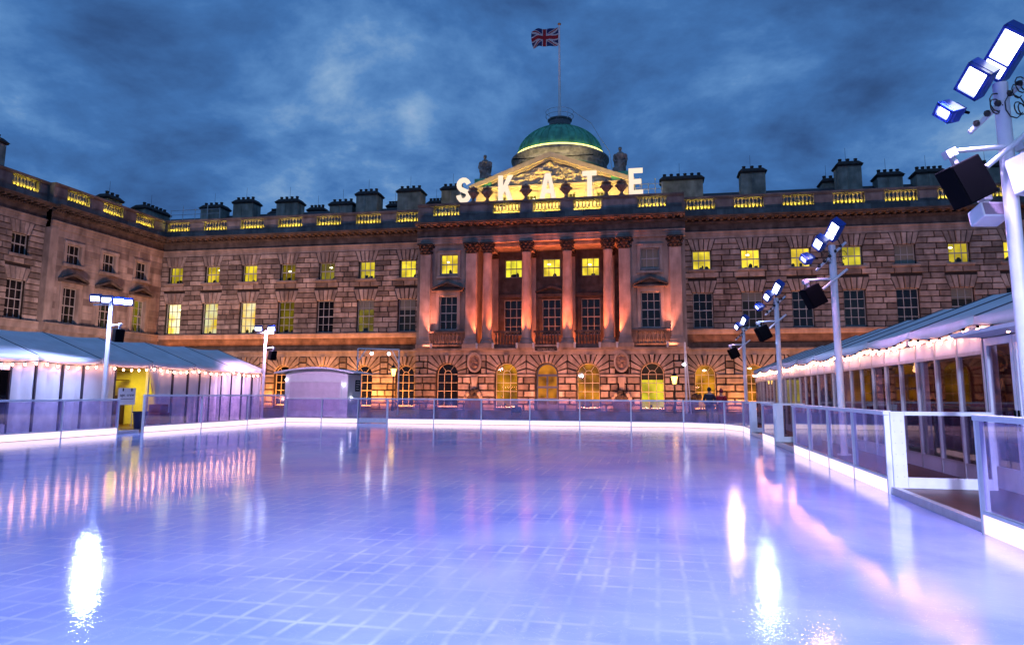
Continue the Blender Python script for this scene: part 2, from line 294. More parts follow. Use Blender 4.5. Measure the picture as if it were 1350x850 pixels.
# ------------------------------------------------------------------ mesh helpers
class MB:
    def __init__(s): s.v = []; s.f = []; s.t = []; s.m = []; s.mi = 0
    def add(s, vs, fs, tone=.5):
        b = len(s.v); s.v += [tuple(v) for v in vs]
        for f in fs: s.f.append(tuple(b+i for i in f)); s.t.append(tone); s.m.append(s.mi)
        return s
    def box(s, x0, x1, y0, y1, z0, z1, tone=.5):
        return s.add([(x0, y0, z0), (x1, y0, z0), (x1, y1, z0), (x0, y1, z0), (x0, y0, z1), (x1, y0, z1), (x1, y1, z1), (x0, y1, z1)],
                     [(0, 3, 2, 1), (4, 5, 6, 7), (0, 1, 5, 4), (1, 2, 6, 5), (2, 3, 7, 6), (3, 0, 4, 7)], tone)
    def prism(s, pts, y0, y1, tone=.5):        # polygon in x,z (counter-clockwise seen from -y) pushed from y0 to y1
        n = len(pts)
        vs = [(x, y0, z) for x, z in pts]+[(x, y1, z) for x, z in pts]
        return s.add(vs, [tuple(range(n)), tuple(range(2*n-1, n-1, -1))]+[(i, i+n, (i+1) % n+n, (i+1) % n) for i in range(n)], tone)
    def block(s, pts, yf, d, ch, tone=.5):     # rusticated block: chamfered face standing d proud of plane yf
        n = len(pts); cx = sum(p[0] for p in pts)/n; cz = sum(p[1] for p in pts)/n
        ins = []
        for x, z in pts:
            ax, az = cx-x, cz-z
            ins.append((x+(ch if ax > 0 else -ch)*min(1, abs(ax)/ch*.8 if ch else 1), z+(ch if az > 0 else -ch)*min(1, abs(az)/ch*.8 if ch else 1)))
        vs = [(x, yf, z) for x, z in pts]+[(x, yf-d, z) for x, z in ins]
        return s.add(vs, [tuple(range(n, 2*n))]+[(i, (i+1) % n, (i+1) % n+n, i+n) for i in range(n)], tone)
    def lathe(s, prof, cx, cy, seg=16, tone=.5, sx=1, sy=1, a0=0):
        vs = []; k = len(prof)
        for i in range(seg):
            a = a0+2*pi*i/seg
            for r, z in prof: vs.append((cx+r*cos(a)*sx, cy+r*sin(a)*sy, z))
        fs = []
        for i in range(seg):
            j = (i+1) % seg
            for q in range(k-1): fs.append((i*k+q, j*k+q, j*k+q+1, i*k+q+1))
        fs.append(tuple(i*k+k-1 for i in range(seg))); fs.append(tuple(i*k for i in reversed(range(seg))))
        return s.add(vs, fs, tone)
    def cyl(s, p0, p1, r0, r1=None, seg=10, tone=.5):
        r1 = r0 if r1 is None else r1
        p0, p1 = Vector(p0), Vector(p1); d = (p1-p0).normalized()
        u = d.orthogonal().normalized(); w = d.cross(u)
        vs = [p0+(u*cos(2*pi*i/seg)+w*sin(2*pi*i/seg))*r0 for i in range(seg)]+[p1+(u*cos(2*pi*i/seg)+w*sin(2*pi*i/seg))*r1 for i in range(seg)]
        return s.add(vs, [tuple(reversed(range(seg))), tuple(range(seg, 2*seg))]+[(i, (i+1) % seg, (i+1) % seg+seg, i+seg) for i in range(seg)], tone)
    def tube(s, pts, r, seg=6):
        for a, b in zip(pts, pts[1:]): s.cyl(a, b, r, seg=seg)
        return s
    def ball(s, c, r, seg=10, rings=6, sc=(1, 1, 1), tone=.5):
        prof = [(max(r*sin(pi*i/rings), 1e-4), -r*cos(pi*i/rings)) for i in range(rings+1)]
        vs = []; k = rings+1
        for i in range(seg):
            a = 2*pi*i/seg
            for q, z in prof: vs.append((c[0]+q*cos(a)*sc[0], c[1]+q*sin(a)*sc[1], c[2]+z*sc[2]))
        fs = [(i*k+q, ((i+1) % seg)*k+q, ((i+1) % seg)*k+q+1, i*k+q+1) for i in range(seg) for q in range(k-1)]
        return s.add(vs, fs, tone)
    def obox(s, c, ax, ay, az, hx, hy, hz, tone=.5):   # oriented box
        c = Vector(c); vs = []
        for k in (-1, 1):
            for i, j in ((-1, -1), (1, -1), (1, 1), (-1, 1)): vs.append(c+ax*hx*i+ay*hy*j+az*hz*k)
        return s.add(vs, [(0, 3, 2, 1), (4, 5, 6, 7), (0, 1, 5, 4), (1, 2, 6, 5), (2, 3, 7, 6), (3, 0, 4, 7)], tone)
    def build(s, name, material, parent=None, smooth=False, bevel=0, **props):
        me = bpy.data.meshes.new(name); me.from_pydata(s.v, [], s.f)
        mats = material if isinstance(material, (list, tuple)) else [material]
        for m in mats: me.materials.append(M[m] if isinstance(m, str) else m)
        at = me.attributes.new('tone', 'FLOAT', 'FACE'); at.data.foreach_set('value', s.t)
        if len(mats) > 1: me.polygons.foreach_set('material_index', s.m)
        me.update()
        if smooth: me.polygons.foreach_set('use_smooth', [True]*len(me.polygons))
        o = bpy.data.objects.new(name, me); COL.objects.link(o)
        if smooth:
            try: me.set_sharp_from_angle(angle=radians(45))
            except Exception: pass
        if parent: o.parent = parent
        if bevel:
            b = o.modifiers.new('bevel', 'BEVEL'); b.width = bevel; b.segments = 2
        for k, v in props.items(): o[k] = v
        return o
def empty(name, loc=(0, 0, 0), rz=0, label=None, cat=None, group=None):
    o = bpy.data.objects.new(name, None); COL.objects.link(o); o.location = loc; o.rotation_euler = (0, 0, rz); o.empty_display_size = .2
    tag(o, label, cat, group); return o
def tag(o, label=None, cat=None, group=None):
    if label: o['label'] = label
    if cat: o['category'] = cat
    if group: o['group'] = group
    return o
def lightpart(o, parent):
    mw = o.matrix_basis.copy(); o.parent = parent; o.matrix_parent_inverse = Matrix.LocRotScale(parent.location, parent.rotation_euler, None).inverted(); return o

# ------------------------------------------------------------------ ground
g = MB(); g.add([(-700, -300, -.02), (700, -300, -.02), (700, 900, -.02), (-700, 900, -.02)], [(0, 1, 2, 3)])
g.build('courtyard_paving', 'paving', kind='structure')
ice = MB(); ice.add([(-19.06, -20, 0), (3.6, -20, 0), (3.6, 31.9, 0), (3.0, 34.0, 0), (1.25, 35.06, 0), (0, 35.06, 0), (-19.06, 35.06, 0)], [tuple(range(7))])
ice.build('ice', 'ice', kind='structure')
wk = MB(); wk.box(3.62, 5.15, -6, 37.4, -.015, .1); o = wk.build('walkway', 'decking', kind='structure')
wk = MB(); wk.box(-21.7, -19.1, 10, 41, -.015, .08); o = wk.build('walkway_left', 'decking', kind='structure'); o.name = 'walkway.001'

# ------------------------------------------------------------------ facade kit (local frame: x along, y into the wall, z up)
ZU = (12.6, 14.32); ZL = (7.36, 10.5); ZSILL = 7.28; ZTOP = 15.4
def arch_pts(cx, hw, zs, n=12):
    return [(cx+hw*cos(pi*i/n), zs+hw*sin(pi*i/n)) for i in range(n+1)]
def window(parent, x, z0, z1, w, y, cols, rows, room=None, arched=False, blind=0, framem='frame', pane='darkpane', name='window'):
    """sash window: frame with glazing bars; panes and what stands behind them are sub-parts"""
    hw = w/2; f = MB(); b = .07; g = .028
    yf = y
    if arched:
        zs = z1-hw
        f.box(x-hw, x-hw+b, yf, yf+.08, z0, zs); f.box(x+hw-b, x+hw, yf, yf+.08, z0, zs); f.box(x-hw, x+hw, yf, yf+.08, z0, z0+b)
        for i in range(12):
            a0, a1 = pi*i/12, pi*(i+1)/12
            f.prism([(x+(hw-b)*cos(a0), zs+(hw-b)*sin(a0)), (x+hw*cos(a0), zs+hw*sin(a0)), (x+hw*cos(a1), zs+hw*sin(a1)), (x+(hw-b)*cos(a1), zs+(hw-b)*sin(a1))], yf, yf+.08)
            r = hw*.36
            f.prism([(x+(r-.05)*cos(a0), zs+(r-.05)*sin(a0)), (x+r*cos(a0), zs+r*sin(a0)), (x+r*cos(a1), zs+r*sin(a1)), (x+(r-.05)*cos(a1), zs+(r-.05)*sin(a1))], yf+.01, yf+.06)
        for a in (pi*.3, pi*.7, ):
            f.obox((x+hw*.66*cos(a), yf+.035, zs+hw*.66*sin(a)), Vector((cos(a), 0, sin(a))), Vector((0, 1, 0)), Vector((-sin(a), 0, cos(a))), hw*.3, .02, .025)
        for xx in (x-hw*.36+.02, x+hw*.36-.02): f.box(xx-.025, xx+.025, yf+.012, yf+.058, z0, zs)
        k = 4
        for i in range(1, k+1): f.box(x-hw, x+hw, yf+.014, yf+.056, z0+(zs-z0)*i/k-.025, z0+(zs-z0)*i/k+.025)
    else:
        f.box(x-hw, x-hw+b, yf, yf+.08, z0, z1); f.box(x+hw-b, x+hw, yf, yf+.08, z0, z1)
        f.box(x-hw+b, x+hw-b, yf+.002, yf+.078, z0, z0+b*1.3); f.box(x-hw+b, x+hw-b, yf+.002, yf+.078, z1-b, z1)
        for i in range(1, cols): xx = x-hw+w*i/cols; f.box(xx-g, xx+g, yf+.014, yf+.058, z0+b, z1-b)
        for i in range(1, rows):
            zc = z0+(z1-z0)*i/rows; gg = g*1.7 if i*2 == rows else g
            f.box(x-hw+b, x+hw-b, yf+(.008 if gg > g else .018), yf+.054, zc-gg, zc+gg)
    fo = f.build(name, framem, parent)
    p = MB()
    pts = [(x-hw+.03, z0+.03), (x+hw-.03, z0+.03)]+(arch_pts(x, hw-.03, z1-hw) if arched else [(x+hw-.03, z1-.03), (x-hw+.03, z1-.03)])
    p.prism(pts, yf+.062, yf+.074)
    p.build('pane', 'pane' if room or blind else pane, fo)
    if blind and not room:
        q = MB(); q.box(x-hw-.05, x+hw+.05, yf+.4, yf+.42, z0-.1, z1+.1); q.build('unlit_room_sheet', 'silhouette', fo)  # dark sheet stands in for the unlit room behind the blind
    if room:
        q = MB(); q.mi = 0
        q.add([(x-hw-.9, yf+1.15, z0-.4), (x+hw+.9, yf+1.15, z0-.4), (x+hw+.9, yf+1.15, z1+.3), (x-hw-.9, yf+1.15, z1+.3)], [(0, 1, 2, 3)])
        q.add([(x-hw-.9, yf+.2, z1+.1), (x+hw+.9, yf+.2, z1+.1), (x+hw+.9, yf+1.15, z1+.3), (x-hw-.9, yf+1.15, z1+.3)], [(0, 1, 2, 3)])
        q.mi = 1
        if arched and room == 'room_yellow': q.box(x-hw-.2, x+hw+.2, yf+.9, yf+.95, z0+(z1-z0)*.64, z1+.2)  # dark panel added so the upper part of the arch looks unlit
        for _ in range(rnd.randint(2, 5)):        # desks, chairs and plants by the window
            a = x+rnd.uniform(-hw*.8, hw*.7); wd = rnd.uniform(.12, .4); h = rnd.uniform(.1, .5)
            q.box(a, a+wd, yf+.7, yf+.95, z0-.3, z0+h)
            if rnd.random() < .5: q.ball((a+wd/2, yf+.8, z0+h), wd*.45)
        q.mi = 2
        if rnd.random() < .6:
            a = x+rnd.uniform(-hw*.5, hw*.5); zc = z1-rnd.uniform(.15, .6); q.ball((a, yf+.9, zc), .1, sc=(1.6, 1, .7))
        q.build('lit_room', [room, 'silhouette', 'bulbroom'], fo)
    if blind:
        q = MB(); q.box(x-hw+.05, x+hw-.05, yf+.08, yf+.1, z1-(z1-z0)*blind, z1-.04); q.build('blind', 'blind', fo)
    return fo
def fan(mb, cx, z0, hwb, hwt, h, n, yf, d=.09):
    """flat arch of wedge-shaped stones over a window"""
    gp = .026
    for i in range(n):
        a0, a1 = i/n, (i+1)/n
        xb0, xb1 = cx-hwb+2*hwb*a0, cx-hwb+2*hwb*a1; xt0, xt1 = cx-hwt+2*hwt*a0, cx-hwt+2*hwt*a1
        mb.block([(xb0+gp, z0), (xb1-gp, z0), (xt1-gp, z0+h-.02), (xt0+gp, z0+h-.02)], yf, d+(.05 if i == n//2 else 0), .035, rnd.uniform(.25, .95))
def afan(mb, cx, zs, r, hw, zt, n, yf, d=.12):
    """radiating stones round a semicircular arch, cut off square"""
    gp = .05
    def outer(a):
        c, s_ = cos(a), sin(a); k = 1e9
        if abs(c) > 1e-6: k = min(k, hw/abs(c))
        if s_ > 1e-6: k = min(k, (zt-zs)/s_)
        return (cx+c*k, zs+s_*k)
    ang = [pi*i/n for i in range(n+1)]
    cor = math.atan2(zt-zs, hw)
    for i in range(n):
        a0, a1 = ang[i]+.032, ang[i+1]-.032; m = []
        pts = [(cx+r*cos(a0), zs+r*sin(a0)), outer(a0)]
        for ca in (cor, pi-cor):
            if a0 < ca < a1: pts.append(outer(ca))
        pts += [outer(a1), (cx+r*cos(a1), zs+r*sin(a1)), (cx+r*cos((a0+a1)/2), zs+r*sin((a0+a1)/2))]
        key = i == n//2
        mb.block(pts, yf, d+(.14 if key else 0), .04, rnd.uniform(.3, .95) if not key else .95)
def courses(mb, x0, x1, z0, z1, h, yf, holes, d=.11, lmin=.85, lmax=1.35, gp=.026):
    """courses of chamfered blocks between holes; a hole is a function z -> list of (xa, xb)"""
    n = max(1, round((z1-z0)/h)); h = (z1-z0)/n
    for r in range(n):
        a, b = z0+r*h+gp, z0+(r+1)*h-gp
        ha, hb = holes(a+.01), holes(b-.01)
        cut_a = sorted(ha); cut_b = sorted(hb)
        if len(cut_a) != len(cut_b):
            c = sorted(ha if len(ha) > len(hb) else hb); cut_a = cut_b = c
        ea = [x0]+[e for c in cut_a for e in c]+[x1]; eb = [x0]+[e for c in cut_b for e in c]+[x1]
        for i in range(0, len(ea), 2):
            la, ra, lb, rb = ea[i], ea[i+1], eb[i], eb[i+1]
            wd = min(ra, rb)-max(la, lb)
            if wd < .12: continue
            k = max(1, round(wd/rnd.uniform(lmin, lmax))); cuts = [j/k for j in range(k+1)]
            if k > 1:
                sh = (.28 if r % 2 else -.28)/k
                cuts = [0]+[max(.02, min(.98, c+sh+rnd.uniform(-.05, .05)/k)) for c in cuts[1:-1]]+[1]
            for c0, c1 in zip(cuts, cuts[1:]):
                xa0, xa1 = la+(ra-la)*c0, la+(ra-la)*c1; xb0, xb1 = lb+(rb-lb)*c0, lb+(rb-lb)*c1
                mb.block([(xa0+gp, a), (xa1-gp, a), (xb1-gp, b), (xb0+gp, b)], yf, d, .035, rnd.random()**1.2)
def backing(mb, x0, x1, yf, th, openings, z0, z1):
    """plain wall with rectangular / arched holes. openings: (cx, hw, za, zb, arched)"""
    cols = {}
    for c, hw, a, b, ar in openings: cols.setdefault((round(c, 3), ), []).append((c, hw, a, b, ar))
    xs = x0
    for key in sorted(cols):
        ops = sorted(cols[key], key=lambda q: q[2]); H = max(q[1] for q in ops); c = ops[0][0]
        if c-H > xs: mb.box(xs, c-H, yf, yf+th, z0, z1)
        z = z0
        for _, hw, a, b, ar in ops:
            if a > z+.001: mb.box(c-H, c+H, yf, yf+th, z, a)
            if hw < H: mb.box(c-H, c-hw, yf, yf+th, a, b); mb.box(c+hw, c+H, yf, yf+th, a, b)
            if ar:
                zs = b-hw; n = 12
                for i in range(n):
                    a0, a1 = pi*i/n, pi*(i+1)/n
                    p = [(c+hw*cos(a0), zs+hw*sin(a0)), (c+hw*cos(a0), b+.05), (c+hw*cos(a1), b+.05), (c+hw*cos(a1), zs+hw*sin(a1))]
                    mb.prism(p, yf, yf+th)
                z = b+.05
            else: z = b
        if z1 > z: mb.box(c-H, c+H, yf, yf+th, z, z1)
        xs = c+H
    if x1 > xs: mb.box(xs, x1, yf, yf+th, z0, z1)
BAL = [(.05, 0), (.10, .0), (.10, .06), (.055, .10), (.11, .26), (.125, .36), (.10, .48), (.055, .66), (.05, .74), (.085, .80), (.10, .83), (.10, .92)]
def entablature(parent, x0, x1, yf, returns=(0, 0)):
    c = MB(); e0, e1 = returns
    X0, X1 = x0-e0, x1+e1
    c.box(X0, X1, yf-.08, yf+.5, 15.4, 15.68); c.box(X0, X1, yf-.14, yf+.5, 15.68, 15.93); c.box(X0, X1, yf-.24, yf+.5, 15.93, 16.02)
    c.build('architrave', 'ashlar', parent)
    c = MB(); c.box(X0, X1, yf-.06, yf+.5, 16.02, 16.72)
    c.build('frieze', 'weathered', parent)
    c = MB(); c.box(X0, X1, yf-.2, yf+.5, 16.72, 16.8)
    n = int((X1-X0)/.26)
    for i in range(n): a = X0+(X1-X0)*(i+.2)/n; c.box(a, a+(X1-X0)/n*.55, yf-.32, yf-.1, 16.8, 16.9)
    c.box(X0, X1, yf-.22, yf+.5, 16.8, 16.96)
    n = int((X1-X0)/.62)
    for i in range(n):
        a = X0+(X1-X0)*(i+.3)/n; w = .24
        c.prism([(a, 16.98), (a+w, 16.98), (a+w, 17.14), (a, 17.14)], yf-.72, yf)
        c.ball((a+w/2, yf-.66, 17.0), .1, 6, 4, (1, 1, .8))
        c.ball((a+w/2+.3, yf-.45, 17.08), .09, 6, 4, (1, 1, .6), .2)
    c.box(X0-.0, X1+.0, yf-.84, yf+.5, 17.14, 17.26); c.box(X0, X1, yf-.92, yf+.5, 17.26, 17.36)
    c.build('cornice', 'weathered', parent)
def parapet(parent, x0, x1, yf, panels, pw=2.6, lit=True):
    p = MB(); xs = x0; dep = .55
    X = x0
    while X < x1-.01:
        w = min(1.3+rnd.random()*.5, x1-X); p.box(X+.006, X+w-.006, yf, yf+dep, 17.36, 18.08, rnd.random()); X += w
    for c in sorted(panels)+[None]:
        e = x1 if c is None else c-pw/2
        if e > xs+.02:
            p.box(xs, e, yf-.03, yf+dep, 18.08, 19.06, rnd.uniform(.3, .7))
            if e-xs > .6: p.box(xs+.17, e-.17, yf-.07, yf, 18.22, 18.94, rnd.uniform(.6, 1))
        if c is not None:
            p.box(c-pw/2, c+pw/2, yf-.02, yf+.02, 18.08, 18.15, .4); xs = c+pw/2
    p.box(x0, x1, yf-.13, yf+dep+.08, 19.06, 19.16, .2); p.box(x0, x1, yf-.18, yf+dep+.12, 19.16, 19.3, .3)
    p.build('parapet', 'parapet', parent)
    for c in panels:
        b = MB(); n = 8
        for i in range(n): b.lathe([(r, 18.14+z) for r, z in BAL], c-pw/2+pw*(i+.5)/n, yf+.3, 8, .9)
        bo = b.build('balustrade', 'ashlar', parent, smooth=True)
        if lit:
            s = MB(); s.box(c-pw/2+.1, c+pw/2-.1, yf+.05, yf+.09, 18.1, 18.14); s.build('light_strip', 'yled', bo)
def cyl_chimney(parent, x, w, z0, z1, y, dep=1.7, pots=4):
    c = MB(); c.box(x, x+w, y, y+dep, z0, z1-.75, .5)
    c.box(x+w*.42, x+w*.42+.06, y-.06, y+.01, z0, z1-.8, .1)
    o = c.build('chimney', 'chimney', parent)
    d = MB(); d.box(x-.12, x+w+.12, y-.12, y+dep+.12, z1-.75, z1-.62)
    d.add([(x-.2, y-.2, z1-.62), (x+w+.2, y-.2, z1-.62), (x+w+.2, y+dep+.2, z1-.62), (x-.2, y+dep+.2, z1-.62), (x+.15, y+.2, z1-.22), (x+w-.15, y+.2, z1-.22), (x+w-.15, y+dep-.2, z1-.22), (x+.15, y+dep-.2, z1-.22)],
          [(0, 3, 2, 1), (4, 5, 6, 7), (0, 1, 5, 4), (1, 2, 6, 5), (2, 3, 7, 6), (3, 0, 4, 7)])
    d.build('chimney_cap', 'blackstone', o)
    for i in range(pots):
        q = MB(); q.lathe([(.17, z1-.3), (.15, z1-.05), (.19, z1), (.17, z1+.08)], x+w*(i+.5)/pots, y+dep*.3, 8); q.build('chimney_pot', 'blackstone', o)
    r = MB(); r.cyl((x+w*.45, y+dep*.5, z1-.3), (x+w*.45, y+dep*.5, z1+1.3), .02, .012, 5); r.build('lightning_rod', 'iron', o)
def wing(parent, x0, x1, yf, bays, upper, lower, arches, ret0=0):
    """one rusticated range: wall, courses, windows, sills, string courses, entablature and parapet"""
    ops = []
    for c in bays: ops += [(c, .8, *ZU, False), (c, .86, *ZL, False), (c, .88, .25, 4.12, True)]
    w = MB(); backing(w, x0, x1, yf, .55, ops, 0, 17.3); w.build('wall', 'joint', parent)
    r = MB()
    def holes(z):
        o = []
        for c in bays:
            if z < ZU[1] and z > ZU[0]-.02: o.append((c-.8, c+.8))
            elif z >= ZU[1]: k = (z-ZU[1])/(ZTOP-ZU[1]); o.append((c-.86-.36*k, c+.86+.36*k))
            elif z <= ZL[1]: o.append((c-.86, c+.86))
            elif z < ZL[1]+1.1: k = (z-ZL[1])/1.1; o.append((c-.92-.38*k, c+.92+.38*k))
        return o
    courses(r, x0+.02, x1-.02, ZSILL, ZTOP-.02, .5, yf, holes)
    for c in bays: fan(r, c, ZU[1], .86, 1.22, ZTOP-ZU[1], 5, yf); fan(r, c, ZL[1], .92, 1.3, 1.1, 5, yf)
    r.build('upper_stonework', 'stone', parent)
    r = MB()
    def holes2(z):
        if z < 3.0: return [(c-.9, c+.9) for c in bays]
        return [(c-1.72, c+1.72) for c in bays]
    courses(r, x0+.02, x1-.02, 0, 3.02, .6, yf, holes2, .17, .8, 1.2, .05)
    courses(r, x0+.02, x1-.02, 3.26, 5.0, .58, yf, holes2, .17, .6, .8, .05)
    for c in bays: afan(r, c, 3.24, .9, 1.7, 5.0, 11, yf)
    r.build('ground_floor_stonework', 'stone', parent)
    s = MB(); xs = x0
    for c in sorted(bays)+[None]:
        e = x1 if c is None else c-.95
        if e > xs: s.box(xs, e, yf-.2, yf, 3.03, 3.24, .8)
        if c is not None: xs = c+.95
    s.box(x0, x1, yf-.14, yf, 5.0, 5.42, .7); s.box(x0, x1, yf-.34, yf, 5.42, 5.58, .6)
    s.box(x0, x1, yf-.26, yf, 6.80, 7.14, .6); s.box(x0, x1, yf-.36, yf, 7.14, 7.27, .6)
    s.build('string_course', 'ashlar', parent)
    s = MB(); s.box(x0, x1, yf-.1, yf, 5.58, 6.80, .25); s.build('plinth_course', 'weathered', parent)  # darker stone chosen so this recess stays dim beside the light strip
    for c in bays:
        q = MB(); q.box(c-1.1, c+1.1, yf-.28, yf, ZU[0]-.2, ZU[0]-.02, .5); q.box(c-1.08, c+1.08, yf-.09, yf, ZU[0]-.33, ZU[0]-.2, .3); q.build('window_sill', 'ashlar', parent)
    for i, c in enumerate(bays):
        window(parent, c, ZU[0], ZU[1], 1.6, yf+.22, 3, 2, *upper[i] if isinstance(upper[i], tuple) else (upper[i],))
        l = lower[i]; window(parent, c, ZL[0], ZL[1], 1.72, yf+.22, 3, 4, l[0] if isinstance(l, tuple) else l, False, l[1] if isinstance(l, tuple) else 0)
        window(parent, c, .25, 4.12, 1.76, yf+.3, 3, 4, arches[i], True, framem='framewarm', name='arched_window')
    entablature(parent, x0, x1, yf)
    parapet(parent, x0, x1, yf, bays)

# ------------------------------------------------------------------ main range
XC = -9.6
pal = empty('palace_range', (0, 0, 0), label='long pinkish stone palace front with columned centre, pediment and green dome', cat='building')
Y, B, D_, Z0 = 'room_yellow', 'room_bright', 'room_dim', None
lb = [XC-13.87-4.215*k for k in range(7)][::-1]; rb = [XC+13.8+4.2*k for k in range(8)]
wing(pal, -50.4, XC-12.2, 66, lb, [Y, Y, Y, D_, D_, Y, Y], [B, (B, 0), B, D_, Z0, (D_, .3), (Z0, .33)], [Z0, Z0, Z0, Z0, Z0, Z0, Z0])
wing(pal, XC+12.2, rb[-1]+3.2, 66, rb, [Y, Y, Y, Y, (None, False, 1.0), Y, Y, Z0], [Z0, (Z0, .25), Z0, Z0, Z0, (Z0, .3), Z0, Z0], ['room_hall', 'room_hall', Z0, Z0, 'room_hall', Z0, Z0, Z0])
# centre block
yc = 64.4
def centre():
    ops = [(XC, 1.0, .1, 4.25, True)]
    for u in (3.7, 9.25):
        for s in (-1, 1):
            ops.append((XC+s*u, 1.0, .2, 4.25, True))
    w = MB(); backing(w, XC-12.3, XC+12.3, yc, .6, ops, 0, 5.4)
    w.box(XC-12.3, XC-11.7, yc+.6, 66, 0, 17.3); w.box(XC+11.7, XC+12.3, yc+.6, 66, 0, 17.3)
    w.build('wall', 'joint', pal)
    bays = [XC+u for u in (-9.25, -3.7, 0, 3.7, 9.25)]
    r = MB()
    def h1(z): return [(c-1.03, c+1.03) for c in bays]
    def h2(z): return sorted([(c-1.85, c+1.85) for c in bays]+[(XC-6.62-.55, XC-6.62+.55), (XC+6.62-.55, XC+6.62+.55)]) if False else [(XC-11.1, XC-7.4), (XC-7.17, XC-6.07), (XC-5.55, XC+5.55), (XC+6.07, XC+7.17), (XC+7.4, XC+11.1)]
    courses(r, XC-12.3, XC+12.3, 0, 3.02, .6, yc, h1, .18, .7, 1.1, .05)
    courses(r, XC-12.3, XC+12.3, 3.26, 5.0, .58, yc, h2, .18, .5, .8, .05)
    for c in bays: afan(r, c, 3.25, 1.03, 1.82, 5.0, 11, yc, .14)
    r.build('ground_floor_stonework', 'stone', pal)
    s = MB(); xs = XC-12.35
    for c in bays+[None]:
        e = XC+12.35 if c is None else c-1.06
        s.box(xs, e, yc-.22, yc, 3.03, 3.24, .8)
        if c is not None: xs = c+1.06
    s.box(XC-12.35, XC+12.35, yc-.17, yc+.6, 5.0, 5.4, .8); s.box(XC-12.4, XC+12.4, yc-.42, yc+3.2, 5.4, 5.58, .5)
    s.build('string_course', 'ashlar', pal)
    # keystone consoles over the niches between the arches
    for sgn in (-1, 1):
        k = MB(); x = XC+6.62*sgn
        k.prism([(x-.16, 1.9), (x+.16, 1.9), (x+.3, 3.0), (x-.3, 3.0)], yc-.3, yc, .9); k.build('console', 'ashlar', pal)
        m_ = MB(); n = 24; zc = 4.32
        ring = lambda a, b: [(x+a*cos(2*pi*i/n), zc+b*sin(2*pi*i/n)) for i in range(n)]
        o_, i_ = ring(.66, .92), ring(.5, .74)
        for i in range(n): j = (i+1) % n; m_.prism([i_[i], o_[i], o_[j], i_[j]], yc-.34, yc-.02, .9)
        for i in range(7): m_.ball((x-.5+.166*i, yc-.2, 5.02-abs(i-3)*.05), .13, 8, 5)
        mo = m_.build('medallion', 'ashlar', pal)
        p = MB(); p.prism(i_, yc-.2, yc, .3)
        for k_ in range(9): p.ball((x+rnd.uniform(-.25, .25), yc-.2, zc+rnd.uniform(-.45, .45)), rnd.uniform(.1, .2), 8, 5, (1, .6, 1))
        p.build('relief', 'urn', mo)
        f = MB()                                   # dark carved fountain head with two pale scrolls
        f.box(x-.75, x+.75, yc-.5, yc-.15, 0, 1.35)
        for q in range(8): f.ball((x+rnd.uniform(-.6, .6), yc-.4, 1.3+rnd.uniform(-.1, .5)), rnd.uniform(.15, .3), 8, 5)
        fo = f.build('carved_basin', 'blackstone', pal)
        for dx_ in (-.55, .55):
            q = MB(); q.ball((x+dx_, yc-.6, 1.5), .22, 10, 6, (.8, .8, 1.1)); q.ball((x+dx_*1.3, yc-.62, 1.15), .22, 10, 6, (.8, .8, 1.3)); q.build('scroll', 'ashlar', fo)
    # arched windows and the middle door
    rooms = [None, 'room_hall', None, 'room_hall', 'room_yellow']
    for c, rm in zip(bays, rooms):
        if c == XC: continue
        window(pal, c, .2, 4.25, 2.0, yc+.32, 3, 4, rm, True, framem='framewarm', name='arched_window')
    d = MB(); x = XC; zs = 3.25; yy = yc+.34
    for xx in (x-.98, x-.08, x+.84): d.box(xx, xx+.14, yy, yy+.1, .1, 3.2)
    for zz_ in (.1, .95, 2.0, 3.06): d.box(x-.98, x+.98, yy+.005, yy+.095, zz_, zz_+(.5 if zz_ < .2 else .2))
    for i in range(14):
        a0, a1 = pi*i/14, pi*(i+1)/14
        for ro, ri in ((.98, .86), ): d.prism([(x+ri*cos(a0), zs+ri*sin(a0)), (x+ro*cos(a0), zs+ro*sin(a0)), (x+ro*cos(a1), zs+ro*sin(a1)), (x+ri*cos(a1), zs+ri*sin(a1))], yy, yy+.1)
    do = d.build('door', 'doorpaint', pal)
    p = MB(); p.prism([(x-.95, .12), (x+.95, .12)]+arch_pts(x, .94, zs), yy+.102, yy+.11); p.build('pane', 'pane', do)
    q = MB(); q.add([(x-2, yy+1.3, 0), (x+2, yy+1.3, 0), (x+2, yy+1.3, 4.6), (x-2, yy+1.3, 4.6)], [(0, 1, 2, 3)]); q.build('lit_room', 'room_hall', do)
    # name board over the door
    b = MB(); b.box(x-1.12, x+1.12, yc-.5, yc-.42, 5.22, 5.82); b.box(x-.98, x+.98, yc-.52, yc-.5, 5.32, 5.72)
    for e in (( -1.12, 1.12, 5.72, 5.82), (-1.12, 1.12, 5.22, 5.32), (-1.12, -.98, 5.32, 5.72), (.98, 1.12, 5.32, 5.72)): pass
    bo = b.build('name_board', 'blackstone', pal)
    fr = MB(); fr.box(x-1.15, x+1.15, yc-.56, yc-.5, 5.72, 5.83, 1); fr.box(x-1.15, x+1.15, yc-.56, yc-.5, 5.21, 5.32, 1); fr.box(x-1.15, x-1.0, yc-.56, yc-.5, 5.32, 5.72, 1); fr.box(x+1.0, x+1.15, yc-.56, yc-.5, 5.32, 5.72, 1)
    fr.build('frame', 'ashlar', bo)
    text('SEAMEN\'S HALL', (x, yc-.525, 5.43), .22, 'framewarm', bo)
